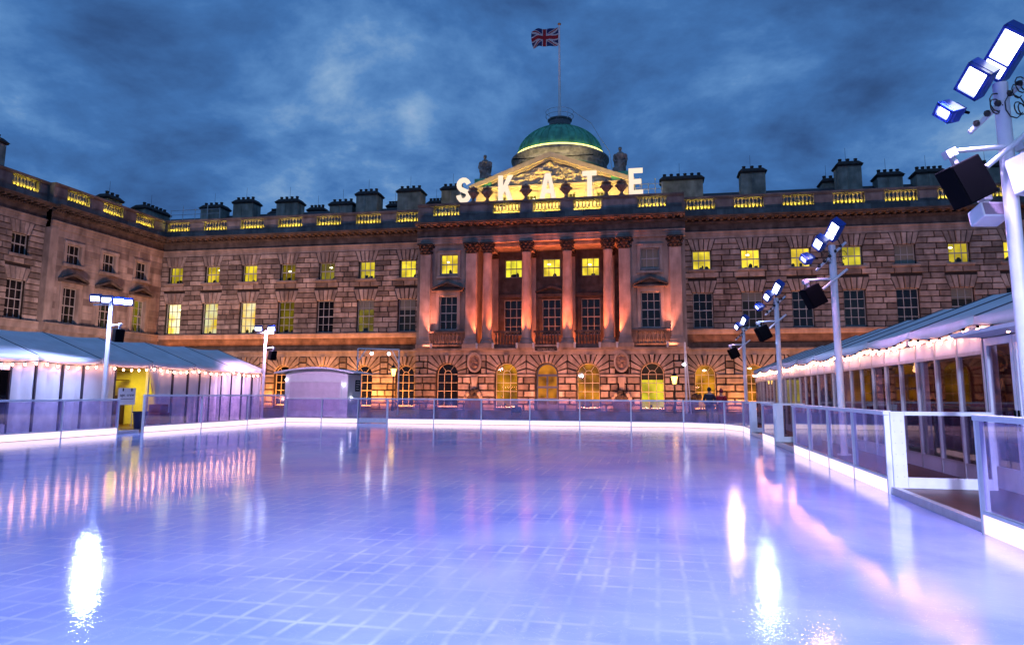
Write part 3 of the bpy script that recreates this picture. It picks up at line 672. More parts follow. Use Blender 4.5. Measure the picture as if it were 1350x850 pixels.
    # first and second floor walls either side of the loggia
    for sgn in (-1, 1):
        c = XC+9.25*sgn; a, b_ = sorted((XC+7.5*sgn, XC+12.3*sgn))
        w = MB(); backing(w, a, b_, yc, .6, [(c, .84, 12.55, 14.42, False), (c, .84, 7.33, 10.47, False)], 5.58, 15.4)
        a2, b2 = sorted((XC+6.5*sgn, XC+7.5*sgn)); w.box(a2, b2, yc, 67.6, 5.58, 15.4)
        w.build('wall', 'ashlar', pal)
        q = MB()                                   # window surrounds
        q.box(c-1.1, c-.86, yc-.1, yc, 12.35, 14.42, .8); q.box(c+.86, c+1.1, yc-.1, yc, 12.35, 14.42, .8); q.box(c-1.1, c+1.1, yc-.12, yc, 14.42, 14.7, .8); q.box(c-1.2, c+1.2, yc-.2, yc, 14.7, 14.8, .4); q.box(c-1.15, c+1.15, yc-.2, yc, 12.15, 12.35, .6)
        q.box(c-1.15, c-.88, yc-.14, yc, 7.33, 10.6, .8); q.box(c+.88, c+1.15, yc-.14, yc, 7.33, 10.6, .8); q.box(c-1.15, c+1.15, yc-.16, yc, 10.5, 10.9, .8)
        surround(q, 'ashlar', pal)
        q = MB(); q.box(c-1.5, c+1.5, yc-.55, yc, 10.9, 11.05, .6)
        for s2 in (-1, 1):
            v = [(c, 11.78), (c+1.55*s2, 11.2), (c+1.55*s2, 11.05), (c, 11.6)]; q.prism(v if s2 < 0 else v[::-1], yc-.62, yc)
        q.prism([(c-1.4, 11.05), (c+1.4, 11.05), (c, 11.6)], yc-.2, yc); q.build('window_pediment', 'weathered', pal)
        window(pal, c, 12.55, 14.42, 1.68, yc+.2, 3, 2, Y if sgn < 0 else None, pane='darkpane' if sgn < 0 else 'darkpane', blind=0 if sgn < 0 else .96)
        window(pal, c, 7.33, 10.47, 1.68, yc+.2, 3, 4)
        q = MB()
        for i in range(7): q.lathe([(r_, 5.9+z_*1.15) for r_, z_ in BAL], c-1.05+.35*i, yc-.12, 8, .4)
        q.box(c-2.0, c+2.0, yc-.3, yc+.05, 7.0, 7.18, .8); q.box(c-2.1, c+2.1, yc-.36, yc+.05, 5.58, 5.92, .7); q.box(c-2.0, c-1.3, yc-.2, yc, 5.92, 7.0, .4); q.box(c+1.3, c+2, yc-.2, yc, 5.92, 7.0, .4)
        q.build('balcony', 'weathered', pal)
    # loggia: back wall, ceiling, floor
    ops = []
    for u in (-3.7, 0, 3.7): ops += [(XC+u, .84, 12.55, 14.3, False), (XC+u, .9, 7.0, 10.4, False)]
    w = MB(); backing(w, XC-6.5, XC+6.5, 67.5, .5, ops, 5.58, 15.4); w.build('loggia_wall', 'weathered', pal)  # darker stone puts the shade of the loggia into the wall colour
    w = MB(); w.box(XC-6.5, XC+6.5, 64.9, 67.5, 15.1, 15.4); 
    for u in (-5.5, -1.87, 1.87, 5.5): w.box(XC+u-.35, XC+u+.35, 65.0, 67.5, 14.85, 15.1)
    w.build('loggia_ceiling', 'ashlar', pal)
    for u in (-3.7, 0, 3.7):
        window(pal, XC+u, 12.55, 14.3, 1.68, 67.68, 3, 2, Y); window(pal, XC+u, 7.0, 10.4, 1.8, 67.68, 3, 4)
        q = MB(); c = XC+u
        for s2 in (-1, 1):
            q.box(c+s2*1.05-.15, c+s2*1.05+.15, 67.36, 67.5, 7, 10.5, .6); q.box(c+s2*1.0-.13, c+s2*1.0+.13, 67.4, 67.5, 12.3, 14.5, .6)
            if u == 0:
                v = [(c, 11.7), (c+1.5*s2, 11.15), (c+1.5*s2, 11.0), (c, 11.5)]; q.prism(v if s2 < 0 else v[::-1], 67.1, 67.5)
        q.box(c-1.3, c+1.3, 67.2, 67.5, 10.6, 10.9, .5); surround(q, 'weathered', pal)  # surrounds share the darkened stone of the shaded loggia wall
    # pilasters and columns
    def capital(x, y, r, par, square):
        q = MB(); q.lathe([(r*.9, 14.38), (r*.98, 14.42), (r*.9, 14.48), (r*.95, 14.7), (r*1.15, 15.0), (r*1.32, 15.2)], x, y, 12 if not square else 4, a0=pi/4 if square else 0)
        for lv, (zz_, k_) in enumerate(((14.62, 1.1), (14.9, 1.25), (15.15, 1.4))):
            for i in range(8):
                a_ = 2*pi*(i+.5*lv)/8; q.ball((x+r*k_*cos(a_), y+r*k_*sin(a_), zz_), r*.3, 6, 4, (1, 1, .9))
        q.box(x-r*1.45, x+r*1.45, y-r*1.45, y+r*1.45, 15.24, 15.4); q.build('capital', 'blackstone', par)
    for u in (-11.45, -7.03, 7.03, 11.45):
        x = XC+u; q = MB(); q.box(x-.5, x+.5, yc-.34, yc-.002, 6.5, 14.4, .8); po = q.build('pilaster', 'ashlar', pal, bevel=.02)
        q = MB(); q.box(x-.72, x+.72, yc-.56, yc, 5.58, 5.98); q.box(x-.62, x+.62, yc-.46, yc, 5.98, 6.3); q.box(x-.56, x+.56, yc-.4, yc, 6.3, 6.5); q.build('base', 'ashlar', po)
        capital(x, yc-.06, .48, po, True)
    for u in (-5.55, -1.87, 1.87, 5.55):
        x = XC+u; y = yc+.1; q = MB(); q.lathe([(.46, 6.5), (.465, 8.5), (.44, 11.5), (.39, 14.1), (.42, 14.2), (.42, 14.4)], x, y, 24, .8); co_ = q.build('column', 'ashlar', pal, smooth=True)
        q = MB(); q.box(x-.72, x+.72, yc-.6, yc+.8, 5.58, 5.98); q.lathe([(.66, 5.98), (.68, 6.1), (.6, 6.2), (.56, 6.3), (.6, 6.38), (.5, 6.5)], x, y, 20); q.build('base', 'ashlar', co_, smooth=True)
        capital(x, y, .43, co_, False)
        q = MB(); q.box(x-.4, x+.4, 67.3, 67.5, 5.58, 14.4, .8); q2 = q.build('pilaster', 'ashlar', pal); capital(x, 67.3, .36, q2, True)
    for u in (-3.7, 0, 3.7):
        c = XC+u; q = MB()
        for i in range(8): q.lathe([(r_, 5.92+z_*1.15) for r_, z_ in BAL], c-.98+.28*i, yc+.05, 8, .6)
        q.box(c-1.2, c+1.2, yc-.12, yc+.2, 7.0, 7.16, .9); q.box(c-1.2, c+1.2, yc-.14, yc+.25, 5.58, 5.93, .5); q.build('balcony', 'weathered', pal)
    entablature(pal, XC-12.35, XC+12.35, yc-.14, (.0, .0))
    parapet(pal, XC-12.35, XC+12.35, yc-.14, [XC-9.55, XC-3.75, XC, XC+3.75, XC+9.55], 2.55)
def surround(q, mtl, parent):
    for up in (True, False):                       # upper and lower window each have their own surround
        p = MB(); keep = {}
        for f, t_ in zip(q.f, q.t):
            if (min(q.v[i][2] for i in f) > 11.4) == up:
                for i in f:
                    if i not in keep: keep[i] = len(p.v); p.v.append(q.v[i])
                p.f.append(tuple(keep[i] for i in f)); p.t.append(t_); p.m.append(0)
        if p.f: p.build('window_surround', mtl, parent)
def text(body, loc, size, material, parent, rot=(pi/2, 0, 0), depth=.004, name='lettering'):
    c = bpy.data.curves.new(name, 'FONT'); c.body = body; c.size = size; c.extrude = depth; c.align_x = 'CENTER'; c.align_y = 'CENTER'
    t_ = bpy.data.objects.new(name, c); COL.objects.link(t_)
    dg = bpy.context.evaluated_depsgraph_get(); me = bpy.data.meshes.new_from_object(t_.evaluated_get(dg)); bpy.data.objects.remove(t_)
    o = bpy.data.objects.new(name, me); COL.objects.link(o); me.materials.clear(); me.materials.append(M[material])
    o.location = loc; o.rotation_euler = rot; o.parent = parent
    return o
centre()

# roofs behind the parapet
r = MB()
for a, b, y in ((-50.4-8, XC-12.3, 67.3), (XC-12.3, XC+12.3, 67.3), (XC+12.3, 36.5, 67.3)):
    r.prism([(0, 0)]*0 or [(a, 0)], 0, 0) if False else None
    r.add([(a, y, 18.7), (b, y, 18.7), (b, 73.4, 21.5), (a, 73.4, 21.5), (a, 82, 18.7), (b, 82, 18.7)], [(0, 1, 2, 3), (3, 2, 5, 4)])
r.box(-58, 36.5, 66.6, 67.4, 16, 18.72)
r.build('roof', 'slate', pal)
cr_ = MB(); cr_.cyl((-50, 73.4, 21.5), (36, 73.4, 21.5), .1, seg=6); cr_.build('ridge', 'lead', pal)
w = MB(); w.box(-50.4, -50.2, 66.5, 82, 0, 17); w.box(36.3, 36.5, 66.5, 82, 0, 17); w.box(-50.4, 36.5, 82, 82.3, 0, 17.5); w.build('rear_wall', 'joint', pal)
for x, wd, z1, y in ((-50.6, 2.6, 22.9, 72), (-46.2, 2.4, 23.2, 71.5), (-43.2, 1.3, 22.4, 74), (-40.9, 2.5, 23.0, 71.5), (-38.4, 1.8, 22.6, 74), (-34.7, 2.6, 22.5, 71.8), (-33.0+1.5, 2.4, 23.4, 71.5), (-28.9, 1.4, 22.6, 74), (-26.8, 2.6, 23.5, 71.5), (-24.2, 1.6, 22.7, 74), (-21.9, 2.3, 23.5, 71.5)):
    cyl_chimney(pal, x, wd, 20.4, z1, y)
for x, wd, z1, y, p in ((.9, 4.0, 23.3, 71.5, 6), (8.5, 2.3, 23.7, 71.5, 3), (16.4, 1.2, 22.9, 73.5, 2), (17.4, 2.1, 23.9, 71.5, 3), (21.0, 2.2, 22.8, 72, 4), (24.4, 2.5, 22.9, 72, 5), (29.5, 2.5, 23.2, 72, 4)):
    cyl_chimney(pal, x, wd, 20.4, z1, y, pots=p)

# attic storey, pediment and dome
def crown():
    w = MB(); yb = 67.05
    backing(w, XC-7.4, XC+7.4, yb, .5, [(XC+u, .5, 19.5, 20.55, False) for u in (-4.9, -1.9, 1.9, 4.9)], 17.5, 21.1)
    w.box(XC-7.4, XC-6.9, yb+.5, 72, 17.5, 21.1); w.box(XC+6.9, XC+7.4, yb+.5, 72, 17.5, 21.1)
    for u in (-4.9, -1.9, 1.9, 4.9):
        c = XC+u
        for e in ((c-.68, c-.5, 19.4, 20.7), (c+.5, c+.68, 19.4, 20.7)): w.box(e[0], e[1], yb-.08, yb, e[2], e[3])
        w.box(c-.68, c+.68, yb-.1, yb, 20.7, 20.85)
    w.build('attic_wall', 'pediment', pal)
    for u in (-4.9, -1.9, 1.9, 4.9): window(pal, XC+u, 19.5, 20.55, 1.0, yb+.2, 3, 2, 'room_dim')
    w = MB(); w.box(XC-7.6, XC+7.6, yb-.15, yb+.6, 21.1, 21.25); w.box(XC-7.8, XC+7.8, yb-.4, yb+.6, 21.25, 21.45)
    for s in (-1, 1):
        p = [(XC, 24.62), (XC+8.0*s, 21.62), (XC+8.0*s, 21.45), (XC+7.2*s, 21.45), (XC, 24.1)]
        w.prism(p if s < 0 else p[::-1], yb-.5, yb+.2)
        p = [(XC, 24.1), (XC+7.2*s, 21.45), (XC+6.6*s, 21.45), (XC, 23.85)]
        w.prism(p if s < 0 else p[::-1], yb-.25, yb+.2)
    w.build('pediment', 'pediment', pal)
    # carved tympanum: shallow figures heaped towards the middle
    nx, nz = 110, 28; v = []; f = []
    from mathutils import noise
    for j in range(nz+1):
        for i in range(nx+1):
            x = -6.5+13*i/nx; z = 21.45+2.38*j/nz
            lim = 23.85-(23.85-21.45)/6.6*abs(x); m_ = max(0, min(1, (lim-z)/.25))*max(0, min(1, (z-21.45)/.15)); zc = min(z, lim)
            q = noise.fractal(Vector((x*1.15+3, z*1.6, 1.3)), .9, 2.1, 4)+.6*abs(noise.noise(Vector((x*2.4+abs(x)*z*.1, z*2.4, 4))))
            hgt = .16+.36*max(-.3, q); v.append((XC+x, yb+.05-hgt*m_*(.7+.5*max(0, 1-abs(x)/4)), zc))
    for j in range(nz):
        for i in range(nx): a = j*(nx+1)+i; f.append((a, a+1, a+nx+2, a+nx+1))
    t_ = MB(); t_.add(v, f); t_.build('tympanum_relief', 'pediment', pal, smooth=False)
    w = MB(); w.add([(XC-8, yb+.2, 21.5), (XC, yb+.2, 24.5), (XC+8, yb+.2, 21.5), (XC-8, 74, 21.5), (XC, 74, 24.5), (XC+8, 74, 21.5)], [(0, 1, 4, 3), (1, 2, 5, 4)]); w.build('pediment_roof', 'copper', pal)
    for s in (-1, 1):
        q = MB(); c = XC+6.65*s; q.box(c-.85, c+.85, yb-.3, yb+1.4, 21.3, 22.35); q.build('statue_plinth', 'copper', pal, bevel=.02)
    # dome
    yd = 74; q = MB()
    q.lathe([(4.75, 19), (4.75, 24.6), (4.85, 24.65), (4.85, 24.75)], XC+.02, yd, 64)
    dr = q.build('drum', 'drum', pal, smooth=True)
    q = MB(); q.lathe([(4.6, 24.7), (4.88, 24.75), (4.88, 25.45), (5.0, 25.55), (5.05, 25.75), (5.18, 25.85), (5.2, 26.05), (5.05, 26.12), (4.7, 26.3), (4.6, 26.42)], XC+.02, yd, 64); dc = q.build('drum_cornice', 'statue', dr, smooth=True)
    for i in range(28):
        a = 2*pi*i/28; q = MB()
        for k in range(7): t_ = a+.2*(k/6-.5); q.ball((XC+4.92*cos(t_), yd+4.92*sin(t_), 25.2-.16*sin(pi*k/6)), .085, 6, 4)
        if sin(a) < .3: q.build('swag', 'ashlar', dr)
    q = MB(); q.lathe([(4.66, 26.34), (4.74, 26.36), (4.74, 26.46), (4.66, 26.48)], XC+.02, yd, 64); q.build('light_ring', 'yledring', dr)
    q = MB(); prof = []
    for i in range(13): a = radians(i*6.3); prof.append((4.5*cos(a), 26.42+3.3*sin(a)))
    q.lathe(prof, XC+.02, yd, 64)
    dm = q.build('dome', 'copper', pal, smooth=True)
    for i in range(36):
        a = 2*pi*i/36; rb_ = MB(); pts = [(XC+.02+(r_+.03)*cos(a), yd+(r_+.03)*sin(a), z_+.02) for r_, z_ in prof]; rb_.tube(pts, .055, 5); rb_.build('rib', 'copper', dm)
    q = MB(); q.lathe([(1.25, 29.7), (1.3, 29.9), (1.15, 30.0), (1.15, 30.4), (1.3, 30.5), (1.3, 30.62), (.5, 30.68)], XC+.02, yd, 32); q.build('lantern_base', 'lead', dm, smooth=True)
    q = MB(); n = 24
    for zz_ in (31.0, 31.5):
        pts = [(XC+1.5*cos(2*pi*i/n), yd+1.5*sin(2*pi*i/n), zz_) for i in range(n+1)]; q.tube(pts, .025, 4)
    for i in range(8): a = 2*pi*i/8; q.cyl((XC+1.3*cos(a), yd+1.3*sin(a), 30.4), (XC+1.5*cos(a), yd+1.5*sin(a), 31.5), .022, seg=4)
    q.build('railing', 'alu', dm)
    q = MB(); pts = [Vector((XC+1.5, yd, 31.5)), Vector((XC+3.4, yd-.4, 29.9)), Vector((XC+4.3, yd-.6, 28.2)), Vector((XC+5.3, yd-.7, 26.6)), Vector((XC+5.5, yd-1, 25)), Vector((XC+6.0, yd-2, 22.6))]; q.tube(pts, .035, 5); q.build('ladder_cable', 'alu', dm)
crown()
# scaffold rails on the roofs
for (x0, x1, y, z0, z1, lb_) in ((-52.5, -46.5, 69.5, 20.0, 21.9, 'steel roof guard rail in the far left corner'), (-1.6, .9, 67.2, 19.3, 21.6, 'steel roof guard rail right of the letter E')):
    t_ = empty('guard_rail', (0, 0, 0), label=lb_, cat='railing'); q = MB(); n = 5
    for i in range(n): x = x0+(x1-x0)*i/(n-1); q.cyl((x, y, z0-.6), (x, y, z1 if i % 2 else z1-.4), .035, seg=5)
    q.build('post', 'alu', t_)
    q = MB()
    for z in (z1-.5, z1-1.0): q.cyl((x0, y, z), (x1, y, z), .03, seg=5)
    q.build('rail', 'alu', t_)

# ------------------------------------------------------------------ left (west) range, turned to face the courtyard
wes = empty('west_range', (-50.4, 0, 0), pi/2, label='pale stone side range at the left, meeting the palace front in the corner', cat='building')
def west():
    yw = 0.0
    bays = [54.25, 58.5, 62.9]; a, b = 51.5, 66
    ops = []
    for c in bays: ops += [(c, .8, *ZU, False), (c, .86, *ZL, False)]
    w = MB(); backing(w, a, b, yw, .6, ops, 0, 17.3); w.build('wall', 'ashlar', wes)
    q = MB()                                       # smooth ashlar facing
    def holes(z):
        o = []
        for c in bays:
            if ZU[0]-.4 < z < ZU[1]+.35: o.append((c-1.1, c+1.1))
            elif ZL[0]-.2 < z < ZL[1]+1.3: o.append((c-1.5, c+1.5))
        return o
    courses(q, a+.9, b-.02, ZSILL, ZTOP-.02, .62, yw-.001, holes, .012, 1.0, 1.8); q.build('upper_stonework', 'ashlar', wes)
    q = MB(); q.box(a, a+.85, yw-.1, yw, ZSILL, ZTOP, .8); q.build('pilaster', 'ashlar', wes)
    for c in bays:
        q = MB()
        for s in (-1, 1): q.box(c+s*.97-.14, c+s*.97+.14, yw-.1, yw, ZU[0]-.2, ZU[1], .8); q.box(c+s*1.03-.15, c+s*1.03+.15, yw-.13, yw, ZL[0], ZL[1]+.1, .6)
        q.box(c-1.15, c+1.15, yw-.12, yw, ZU[1], ZU[1]+.25, .9); q.box(c-1.2, c+1.2, yw-.22, yw, ZU[0]-.3, ZU[0]-.05, .5); q.box(c-1.2, c+1.2, yw-.15, yw, ZL[1]+.05, ZL[1]+.4, .6)
        surround(q, 'ashlar', wes)
        q = MB(); q.box(c-1.45, c+1.45, yw-.5, yw, ZL[1]+.4, ZL[1]+.54)
        for s2 in (-1, 1):
            v = [(c, ZL[1]+1.3), (c+1.5*s2, ZL[1]+.7), (c+1.5*s2, ZL[1]+.54), (c, ZL[1]+1.1)]; q.prism(v if s2 < 0 else v[::-1], yw-.55, yw)
        q.prism([(c-1.3, ZL[1]+.54), (c+1.3, ZL[1]+.54), (c, ZL[1]+1.1)], yw-.15, yw); q.build('window_pediment', 'weathered', wes)
        window(wes, c, ZU[0], ZU[1], 1.6, yw+.2, 3, 2); window(wes, c, ZL[0], ZL[1], 1.72, yw+.2, 3, 4, 'room_dim' if c > 60 else None)
    entablature(wes, a, b, yw); parapet(wes, a, b, yw, bays+[])
    s = MB(); s.box(a, b, yw-.14, yw, 5.0, 5.42, .7); s.box(a, b, yw-.34, yw, 5.42, 5.58, .6); s.box(a, b, yw-.1, yw, 5.58, 6.62, .3); s.box(a, b, yw-.26, yw, 6.62, 7.14, .5); s.box(a, b, yw-.36, yw, 7.14, 7.27, .6)
    s.build('string_course', 'ashlar', wes)
    # near part stands back half a metre and is rusticated
    yn = .55; nb = [49.2, 45.0, 40.8, 36.6, 32.4]; x0 = 22; ops = []
    for c in nb: ops += [(c, .8, *ZU, False), (c, .86, *ZL, False)]
    w = MB(); backing(w, x0, a, yn, .5, ops, 0, 17.3); w.build('wall', 'joint', wes)
    r = MB()
    def holes(z):
        o = []
        for c in sorted(nb):
            if z < ZU[1] and z > ZU[0]-.02: o.append((c-.8, c+.8))
            elif z >= ZU[1]: k = (z-ZU[1])/(ZTOP-ZU[1]); o.append((c-.86-.36*k, c+.86+.36*k))
            elif z <= ZL[1]: o.append((c-.86, c+.86))
            elif z < ZL[1]+1.1: k = (z-ZL[1])/1.1; o.append((c-.92-.38*k, c+.92+.38*k))
        return o
    courses(r, x0, a-.02, ZSILL, ZTOP-.02, .5, yn, holes)
    for c in nb: fan(r, c, ZU[1], .86, 1.22, ZTOP-ZU[1], 5, yn); fan(r, c, ZL[1], .92, 1.3, 1.1, 5, yn)
    r.build('upper_stonework', 'stone', wes)
    s = MB(); s.box(x0, a, yn-.14, yn, 5.0, 5.42, .7); s.box(x0, a, yn-.34, yn, 5.42, 5.58, .6); s.box(x0, a, yn-.1, yn, 5.58, 6.62, .3); s.box(x0, a, yn-.26, yn, 6.62, 7.14, .5); s.box(x0, a, yn-.36, yn, 7.14, 7.27, .6)
    for c in nb: s.box(c-1.1, c+1.1, yn-.24, yn, ZU[0]-.25, ZU[0]-.02, .5)
    s.build('string_course', 'ashlar', wes)
    for c in nb[:3]: window(wes, c, ZU[0], ZU[1], 1.6, yn+.2, 3, 2); window(wes, c, ZL[0], ZL[1], 1.72, yn+.2, 3, 4)
    entablature(wes, x0, a, yn); parapet(wes, x0, a, yn, nb)
    r = MB(); r.add([(x0, 1.8, 18.7), (74, 1.8, 18.7), (74, 7.5, 21.4), (x0, 7.5, 21.4)], [(0, 1, 2, 3)]); r.box(x0, 66, 1.1, 1.9, 16, 18.7); r.box(x0, 66, 7.6, 8, 0, 21.3); r.build('roof', 'slate', wes)
    cyl_chimney(wes, 47.2, 2.6, 19.5, 23.0, 3.5, 1.6, 3); cyl_chimney(wes, 61.4, 2.1, 19.5, 21.5, 3.3, 1.3, 3); cyl_chimney(wes, 67.6, 4.0, 19.5, 22.0, 3.8, 1.6, 6)
west()

# ------------------------------------------------------------------ things on the parapet
def urn(x, lb_):
    q = MB(); y = 64.5; z = 19.3
    q.lathe([(.3, z), (.3, z+.1), (.16, z+.2), (.13, z+.42), (.22, z+.5), (.42, z+.75), (.5, z+.98), (.46, z+1.08), (.3, z+1.14), (.34, z+1.22), (.46, z+1.3), (.42, z+1.36), (.12, z+1.5), (.06, z+1.62)], x, y, 16)
    for i in range(8): a = 2*pi*i/8; q.ball((x+.48*cos(a), y+.48*sin(a), z+.95+.05*(i % 2)), .13, 6, 4)
    o = q.build('stone_urn', 'urn', smooth=True); tag(o, lb_, 'urn', 'stone urns along the middle parapet')
for x, l_ in ((-16.62, 'dark stone urn touching the right side of the letter S'), (-15.25, 'dark stone urn between the letters S and K, the one nearer K'), (-11.57, 'dark stone urn between the letters K and A'),
             (-7.81, 'dark stone urn between the letters A and T'), (-4.12, 'dark stone urn just right of the letter T'), (-2.74, 'dark stone urn just left of the letter E')): urn(x, l_)
def stroke(mb, pts, w, y0, y1):
    n = len(pts); L_, R_ = [], []
    for i, p in enumerate(pts):
        a = Vector(pts[max(0, i-1)]); b = Vector(pts[min(n-1, i+1)]); d = (b-a).normalized(); nn = Vector((-d.y, d.x))*w/2
        L_.append((p[0]+nn.x, p[1]+nn.y)); R_.append((p[0]-nn.x, p[1]-nn.y))
    for i in range(n-1): mb.prism([R_[i], R_[i+1], L_[i+1], L_[i]], y0, y1)
def letter(ch, x, lb_):
    q = MB(); z = 19.32; h = 2.46; y0, y1 = 64.28, 64.5; w = .44
    if ch == 'S':
        pts = []; cx = x+.62; ru = .47; zt = z+h-.25-ru; zb = z+.25+ru
        for i in range(9): a = radians(15+i*27.5); pts.append((cx+ru*cos(a), zt+ru*1.05*sin(a)))
        for i in range(1, 10): a = radians(65-i*27.5); pts.append((cx+ru*cos(a)*1.02, zb+ru*1.05*sin(a)))
        stroke(q, pts, w, y0, y1)
    elif ch == 'K':
        q.box(x, x+w, y0, y1, z, z+h); q.prism([(x+w, z+.75), (x+w+.03, z+.7), (x+1.4, z+h), (x+.92, z+h), (x+w, z+1.35)], y0+.002, y1-.002)
        q.prism([(x+.55, z+1.28), (x+.93, z), (x+1.42, z), (x+.85, z+1.62)], y0+.004, y1-.004)
    elif ch == 'A':
        q.prism([(x, z), (x+w, z), (x+.86, z+h), (x+.52, z+h)], y0, y1); q.prism([(x+1.1, z), (x+1.54, z), (x+1.02, z+h), (x+.7, z+h)], y0+.002, y1-.002); q.box(x+.35, x+1.2, y0+.004, y1-.004, z+.55, z+.93)
    elif ch == 'T':
        q.box(x, x+1.3, y0, y1, z+h-.42, z+h); q.box(x+.65-w/2, x+.65+w/2, y0+.002, y1-.002, z, z+h-.4)
    elif ch == 'E':
        q.box(x, x+w, y0, y1, z, z+h)
        for zz_ in (z, z+h/2-.2, z+h-.42): q.box(x+w, x+(1.26 if zz_ != z+h/2-.2 else 1.12), y0+.002, y1-.002, zz_, zz_+.42)
    root = empty('sign_letter', (0, 0, 0), label=lb_, cat='letter', group='lit letters spelling SKATE')
    q.build('letter_face', 'letter', root)
    s = MB(); s.cyl((x+.25, 64.56, 19.3), (x+.25, 64.56, 21.3), .03, seg=5); s.cyl((x+1.0, 64.56, 19.3), (x+1.0, 64.56, 21.0), .03, seg=5); s.cyl((x+.1, 64.56, 20.0), (x+1.15, 64.56, 20.0), .025, seg=5); s.build('support_frame', 'alu', root)
letter('S', -18.15, 'big lit white letter S on the parapet'); letter('K', -14.18, 'big lit white letter K on the parapet'); letter('A', -10.25, 'big lit white letter A on the parapet')
letter('T', -6.28, 'big lit white letter T on the parapet'); letter('E', -2.08, 'big lit white letter E on the parapet')
def statue(x, lb_, flip):
    y = 67.6; z = 22.35; q = MB()
    q.lathe([(.5, z), (.52, z+.15), (.42, z+.25), (.46, z+.6), (.4, z+1.0), (.34, z+1.25), (.42, z+1.6), (.46, z+1.9), (.3, z+2.1), (.1, z+2.2), (.1, z+2.3)], x, y, 14, sx=1, sy=.75)
    q.ball((x, y-.03, z+2.42), .2, 10, 8, (.85, .95, 1.15)); q.ball((x, y+.03, z+2.56), .17, 10, 6, (1.1, 1.1, .7))
    for s in (-1, 1):
        q.cyl((x+s*.42, y, z+1.95), (x+s*.62, y+.02, z+1.35), .17, .13); q.cyl((x+s*.62, y+.02, z+1.35), (x+s*.3, y-.35, z+1.15), .12, .09)
        q.add([(x+s*.3, y+.2, z+2.1), (x+s*.7, y+.1, z+1.9), (x+s*.62, y+.18, z+.9), (x+s*.3, y+.3, z+.5), (x+s*.3, y+.38, z+2.0), (x+s*.68, y+.25, z+1.85), (x+s*.58, y+.32, z+.9), (x+s*.3, y+.42, z+.5)],
              [(0, 1, 2, 3), (7, 6, 5, 4), (0, 4, 5, 1), (1, 5, 6, 2), (2, 6, 7, 3), (3, 7, 4, 0)])
    for i in range(9): a = 2*pi*i/9; q.cyl((x+.42*cos(a), y+.32*sin(a), z+1.2), (x+.52*cos(a+.2), y+.4*sin(a+.2), z+.05), .06, .09, 5)
    q.ball((x+flip*.45, y-.3, z+.35), .3, 8, 6); q.ball((x-flip*.35, y-.3, z+.95), .2, 8, 6)
    o = q.build('statue', 'statue'); md_ = o.modifiers.new('r', 'REMESH'); md_.mode = 'VOXEL'; md_.voxel_size = .055
    tag(o, lb_, 'statue', 'stone figures beside the pediment')
statue(XC-6.65, 'weathered robed stone figure at the left foot of the pediment', 1); statue(XC+6.65, 'weathered robed stone figure at the right foot of the pediment', -1)
fp = empty('flagpole', (XC, 74, 30.5), label='tall white flagpole rising from the top of the dome', cat='flagpole')
q = MB(); q.cyl((0, 0, 0), (0, 0, 11.0), .17, .09, 12); q.build('pole', 'white_metal', fp, smooth=True)
q = MB(); q.ball((0, 0, 11.1), .2, 12, 8, (1, 1, .7)); q.build('finial', 'gold', fp, smooth=True)
def flag():
    nx, nz = 72, 40; x0, w, z1, h = XC-.12, 3.05, 41.25, 2.1; v = []; f = []; cols = []
    def pos(i, j):
        s = i/nx; t_ = j/nz; x = x0-w*s; y = 74+.25*sin(s*7+.6*t_)*s+.1*sin(s*15); z = z1-h*t_-.07*sin(s*6)*s-.12*s*(1-t_); x += .12*(t_-.3)**2*4*s if s > .7 else 0
        return (x, y, z)
    for j in range(nz+1):
        for i in range(nx+1): v.append(pos(i, j))
    W_, Bc, R_ = (.55, .55, .58, 1), (.008, .02, .12, 1), (.32, .008, .02, 1)
    for j in range(nz):
        for i in range(nx):
            a = j*(nx+1)+i; f.append((a, a+1, a+nx+2, a+nx+1))
            u = ((i+.5)/nx-.5)*2; t_ = ((j+.5)/nz-.5); x, y = u*30, t_*30
            if abs(x) < 3 or abs(y) < 3: c = R_
            elif abs(x) < 5 or abs(y) < 5: c = W_
            else:
                d1 = (x-2*y)/math.sqrt(5); d2 = (x+2*y)/math.sqrt(5); c = Bc
                for d, sg in ((d1, 1), (d2, -1)):
                    if abs(d) < 3: c = W_
                for d, sg in ((d1, 1), (d2, -1)):
                    s_ = d*(1 if x > 0 else -1)*sg
                    if -2 < s_*sg < 0: c = R_
            cols.append(c)
    q = MB(); q.add(v, f); o = q.build('flag', 'flag', smooth=True)
    at = o.data.attributes.new('dye', 'FLOAT_COLOR', 'FACE'); at.data.foreach_set('color', [k for c in cols for k in c])
    sm = o.modifiers.new('s', 'SOLIDIFY'); sm.thickness = .01
    tag(o, 'red, white and blue crossed flag flying to the left of the flagpole', 'flag')
flag()

# ------------------------------------------------------------------ building floodlighting
def bar(x0, x1, y, z, name, label, aim, power, color, rz=None, w=.08):
    root = empty(name, ((x0+x1)/2, y, z), label=label, cat='light')
    q = MB(); h = (x1-x0)/2; q.box(-h, h, -.06, .06, -.08, -.02); q.build('housing', 'black', root)
    d = bpy.data.lights.new('strip_lamp', 'AREA'); d.shape = 'RECTANGLE'; d.size = x1-x0; d.size_y = w; d.energy = power; d.color = color
    o = bpy.data.objects.new('strip_lamp', d); COL.objects.link(o); o.parent = root
    v = Vector(aim); ax = Vector((1, 0, 0)); zv = -v.normalized(); yv = zv.cross(ax).normalized(); ax = yv.cross(zv)
    o.matrix_local = Matrix((ax, yv, zv)).transposed().to_4x4()
    return root
LG = 2.3
